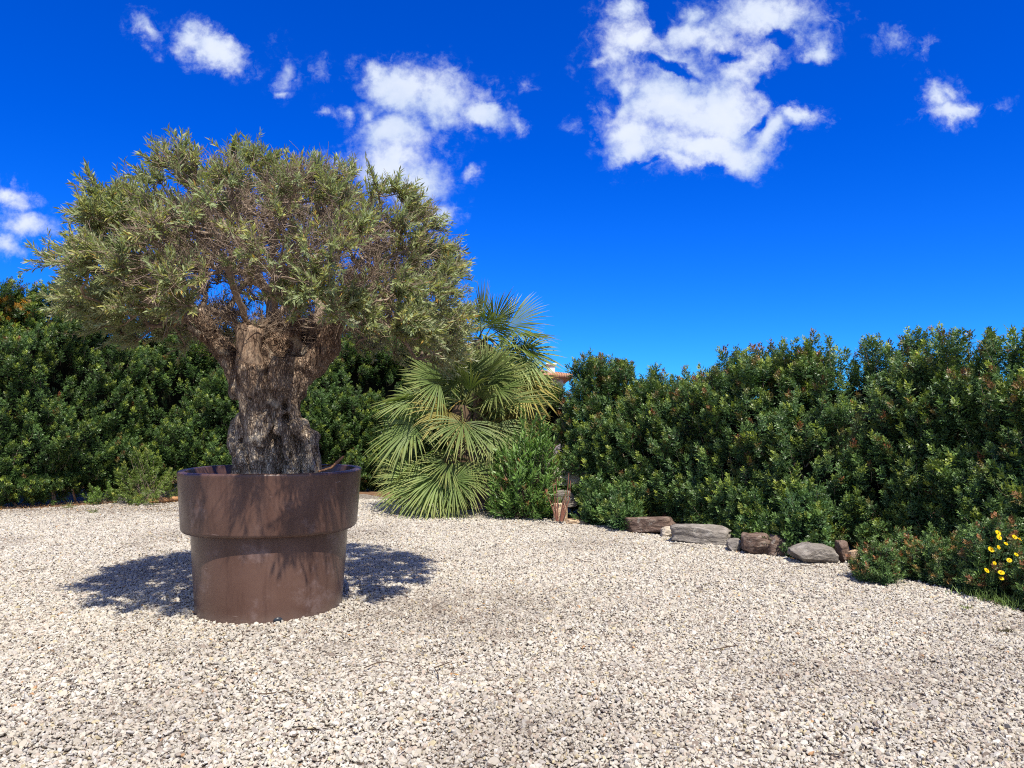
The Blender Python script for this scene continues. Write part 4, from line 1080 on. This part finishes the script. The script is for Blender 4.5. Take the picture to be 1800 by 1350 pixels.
rock(872, 900, .42, .30, .4, M_ST_BROWN, 'rugged brown rock under the fan palm fronds', 13, boxy=.2, tilt=-.35, group='stones around the palm')
rock(918, 910, .5, .12, .4, M_ST_BROWN, 'low dark rock at the gravel edge below the oleander', 14, boxy=.3, group='stones around the palm')
rock(986, 918, .24, .46, .22, M_ST_TAN, 'tan square stone pillar block behind the bare stems', 15, boxy=1.6, zc=.06, group='stones around the palm')
rock(1012, 922, .36, .10, .25, M_ST_TAN, 'flat tan stone lying at the foot of the stone pillar block', 16, boxy=.4, group='stones around the palm')
rock(990, 889, .62, .36, .4, M_ST_GREY, 'light grey boulder behind the tan pillar block', 17, boxy=.4, Y=11.5, zc=.26, group='stones around the palm')
rock(1008, 838, 1.0, .42, .5, M_ST_PALE, 'pale sunlit stone slab in the gap between oleander and hedge', 18, boxy=.8, Y=11.7, zc=.62, group='stones around the palm')
# log by the planter
stick('log', [(*gp(262, 886), .05), (*gp(285, 885), .06), (*gp(312, 882), .06)], [.05, .055, .05], 'orange brown dry log lying between the pale rock and the planter', 'log', (.42, .22, .10))

# twigs on the gravel
tl = [((505, 1222), (452, 1228), .9, 'dark crooked twig on the gravel left below the planter'), ((790, 1170), (772, 1205), .8, 'upright looking thin twig on the gravel in the middle foreground'), ((1178, 958), (1232, 968), 1, 'long thin twig on the gravel before the rock row'),
      ((1318, 984), (1345, 992), 1, 'short twig on the gravel below the upright tan boulder'), ((1395, 1000), (1460, 1000), 1, 'thin curved twig on the gravel under the rounded grey rock'), ((30, 1008), (92, 1004), 1, 'pale twig on the gravel at the left end of the tree shadow'),
      ((260, 1112), (235, 1120), 1, 'short brown twig on the gravel left of the planter foot'), ((1010, 985), (1040, 990), 1, 'tiny twig on the bright gravel right of the planter'), ((640, 1180), (700, 1172), .8, 'thin brown twig below and right of the planter'),
      ((1290, 1135), (1260, 1150), .8, 'short twig on the open gravel in the right foreground'), ((520, 1290), (590, 1285), .8, 'thin twig at the bottom of the gravel, below the crooked one')]
rg = np.random.default_rng(8)
for (p, q, s_, lb) in tl:
    a, b = np.array([*gp(*p), .02]), np.array([*gp(*q), .02]); m1 = a + (b - a) * .35 + np.append(rg.normal(0, .03, 2), .008); m2 = a + (b - a) * .7 + np.append(rg.normal(0, .03, 2), .004)
    stick('twig', [a, m1, m2, b], [.0035, .0035, .003, .0015], lb, 'twig', (.10, .065, .045), 'twigs on the gravel')

# dry leaves and litter
rg = np.random.default_rng(9); n = 9000
X = rg.uniform(-9, 5, n); Y = rg.uniform(2.6, 13.5, n); kp = inside(poly, X, Y) & (np.abs(X) < .8 * Y + 1)
fd = np.zeros(n)
for (px, py, rx, ry, s_) in [(770, 1085, .9, .6, 1.0), (560, 1110, .7, .35, .8), (840, 1110, .5, .35, .8), (330, 1130, .6, .25, .5), (600, 1180, .9, .25, .5), (80, 905, 3.5, .5, .9), (200, 893, 1.6, .35, .9), (1480, 1010, 1.3, .3, .6), (700, 900, 3, .8, .3)]:
    g_ = gp(px, py); fd = np.maximum(fd, s_ * np.exp(-((X - g_[0]) / rx) ** 2 - ((Y - g_[1]) / ry) ** 2))
kp &= rg.random(n) < np.maximum(fd, .035); X, Y = X[kp], Y[kp]; nb_ = 5200
X = np.concatenate([X, rg.uniform(-11.5, -3.0, nb_)]); Y = np.concatenate([Y, rg.uniform(12.2, 14.0, nb_)]); n = len(X)
X = np.concatenate([X] * 2) + rg.normal(0, .1, 2 * n); Y = np.concatenate([Y] * 2) + rg.normal(0, .1, 2 * n); n = len(X)
cc = np.array([.17, .11, .07]) * rg.uniform(.5, 1.6, (n, 1)); o_ = rg.random(n) < .08; cc[o_] = (.55, .30, .08)
D = rand_unit(rg, n) * [1, 1, .15]
V, Q, cc = leaves(np.stack([X, Y, np.full(n, .022)], 1), D, np.array([0, 0, 1.]) + rand_unit(rg, n) * .4, rg.uniform(.02, .055, n), rg.uniform(.006, .013, n), cc, .2, -.1)
tag(npmesh('fallen_leaves', V, Q, M_GREEN, None, cc), 'scattered dry brown olive leaves and litter on the gravel', 'fallen leaves', kind='stuff')

# ================================================================== HOUSE
hx = empty('house', (-3.4, 27, 0), 'white house with terracotta tile roof and chimney beyond the palms', 'house')


def box(g, x0, x1, y0, y1, z0, z1):
    V = np.array([(x, y, z) for z in (z0, z1) for x, y in ((x0, y0), (x1, y0), (x1, y1), (x0, y1))], float)
    g.add(V, np.array([[0, 1, 5, 4], [1, 2, 6, 5], [2, 3, 7, 6], [3, 0, 4, 7], [4, 5, 6, 7], [3, 2, 1, 0]]))


def hip(g, x0, x1, y0, y1, z0, z1, o=.35):
    x0 -= o; x1 += o; y0 -= o; y1 += o; ym = (y0 + y1) / 2; dl = min((y1 - y0) / 2, (x1 - x0) / 2 - .2)
    V = np.array([(x0, y0, z0), (x1, y0, z0), (x1, y1, z0), (x0, y1, z0), (x0 + dl, ym, z1), (x1 - dl, ym, z1)] + [(x0, y0, z0 - .14), (x1, y0, z0 - .14), (x1, y1, z0 - .14), (x0, y1, z0 - .14)], float)
    g.add(V, [np.array([[0, 1, 5, 4], [2, 3, 4, 5], [6, 7, 1, 0], [7, 8, 2, 1], [8, 9, 3, 2], [9, 6, 0, 3], [9, 8, 7, 6]]), np.array([[1, 2, 5], [3, 0, 4]])])


g = Geo(); box(g, -7.5, -.9, 24.5, 30, -.1, 3.75); box(g, -.897, 1.75, 25.2, 30, -.1, 2.95); g.build('wall', M_WHITE, hx)
g = Geo(); hip(g, -7.5, -.9, 24.5, 30, 3.9, 4.75); rf = g.build('roof', M_TILE, hx)
g = Geo(); hip(g, -.55, 1.75, 25.2, 30, 3.09, 3.45, .3); g.build('roof', M_TILE, hx)
g = Geo(); box(g, 1.22, 1.48, 25.4, 25.7, 3.0, 3.42); box(g, 1.17, 1.53, 25.35, 25.75, 3.42, 3.48); g.build('chimney', M_WHITE, hx)
for (a, b) in ((-6, -4.8), (-3.2, -2.0)):
    g = Geo(); box(g, a, b, 24.46, 24.55, 1.4, 2.7); w = g.build('window', M_GLASS, hx)
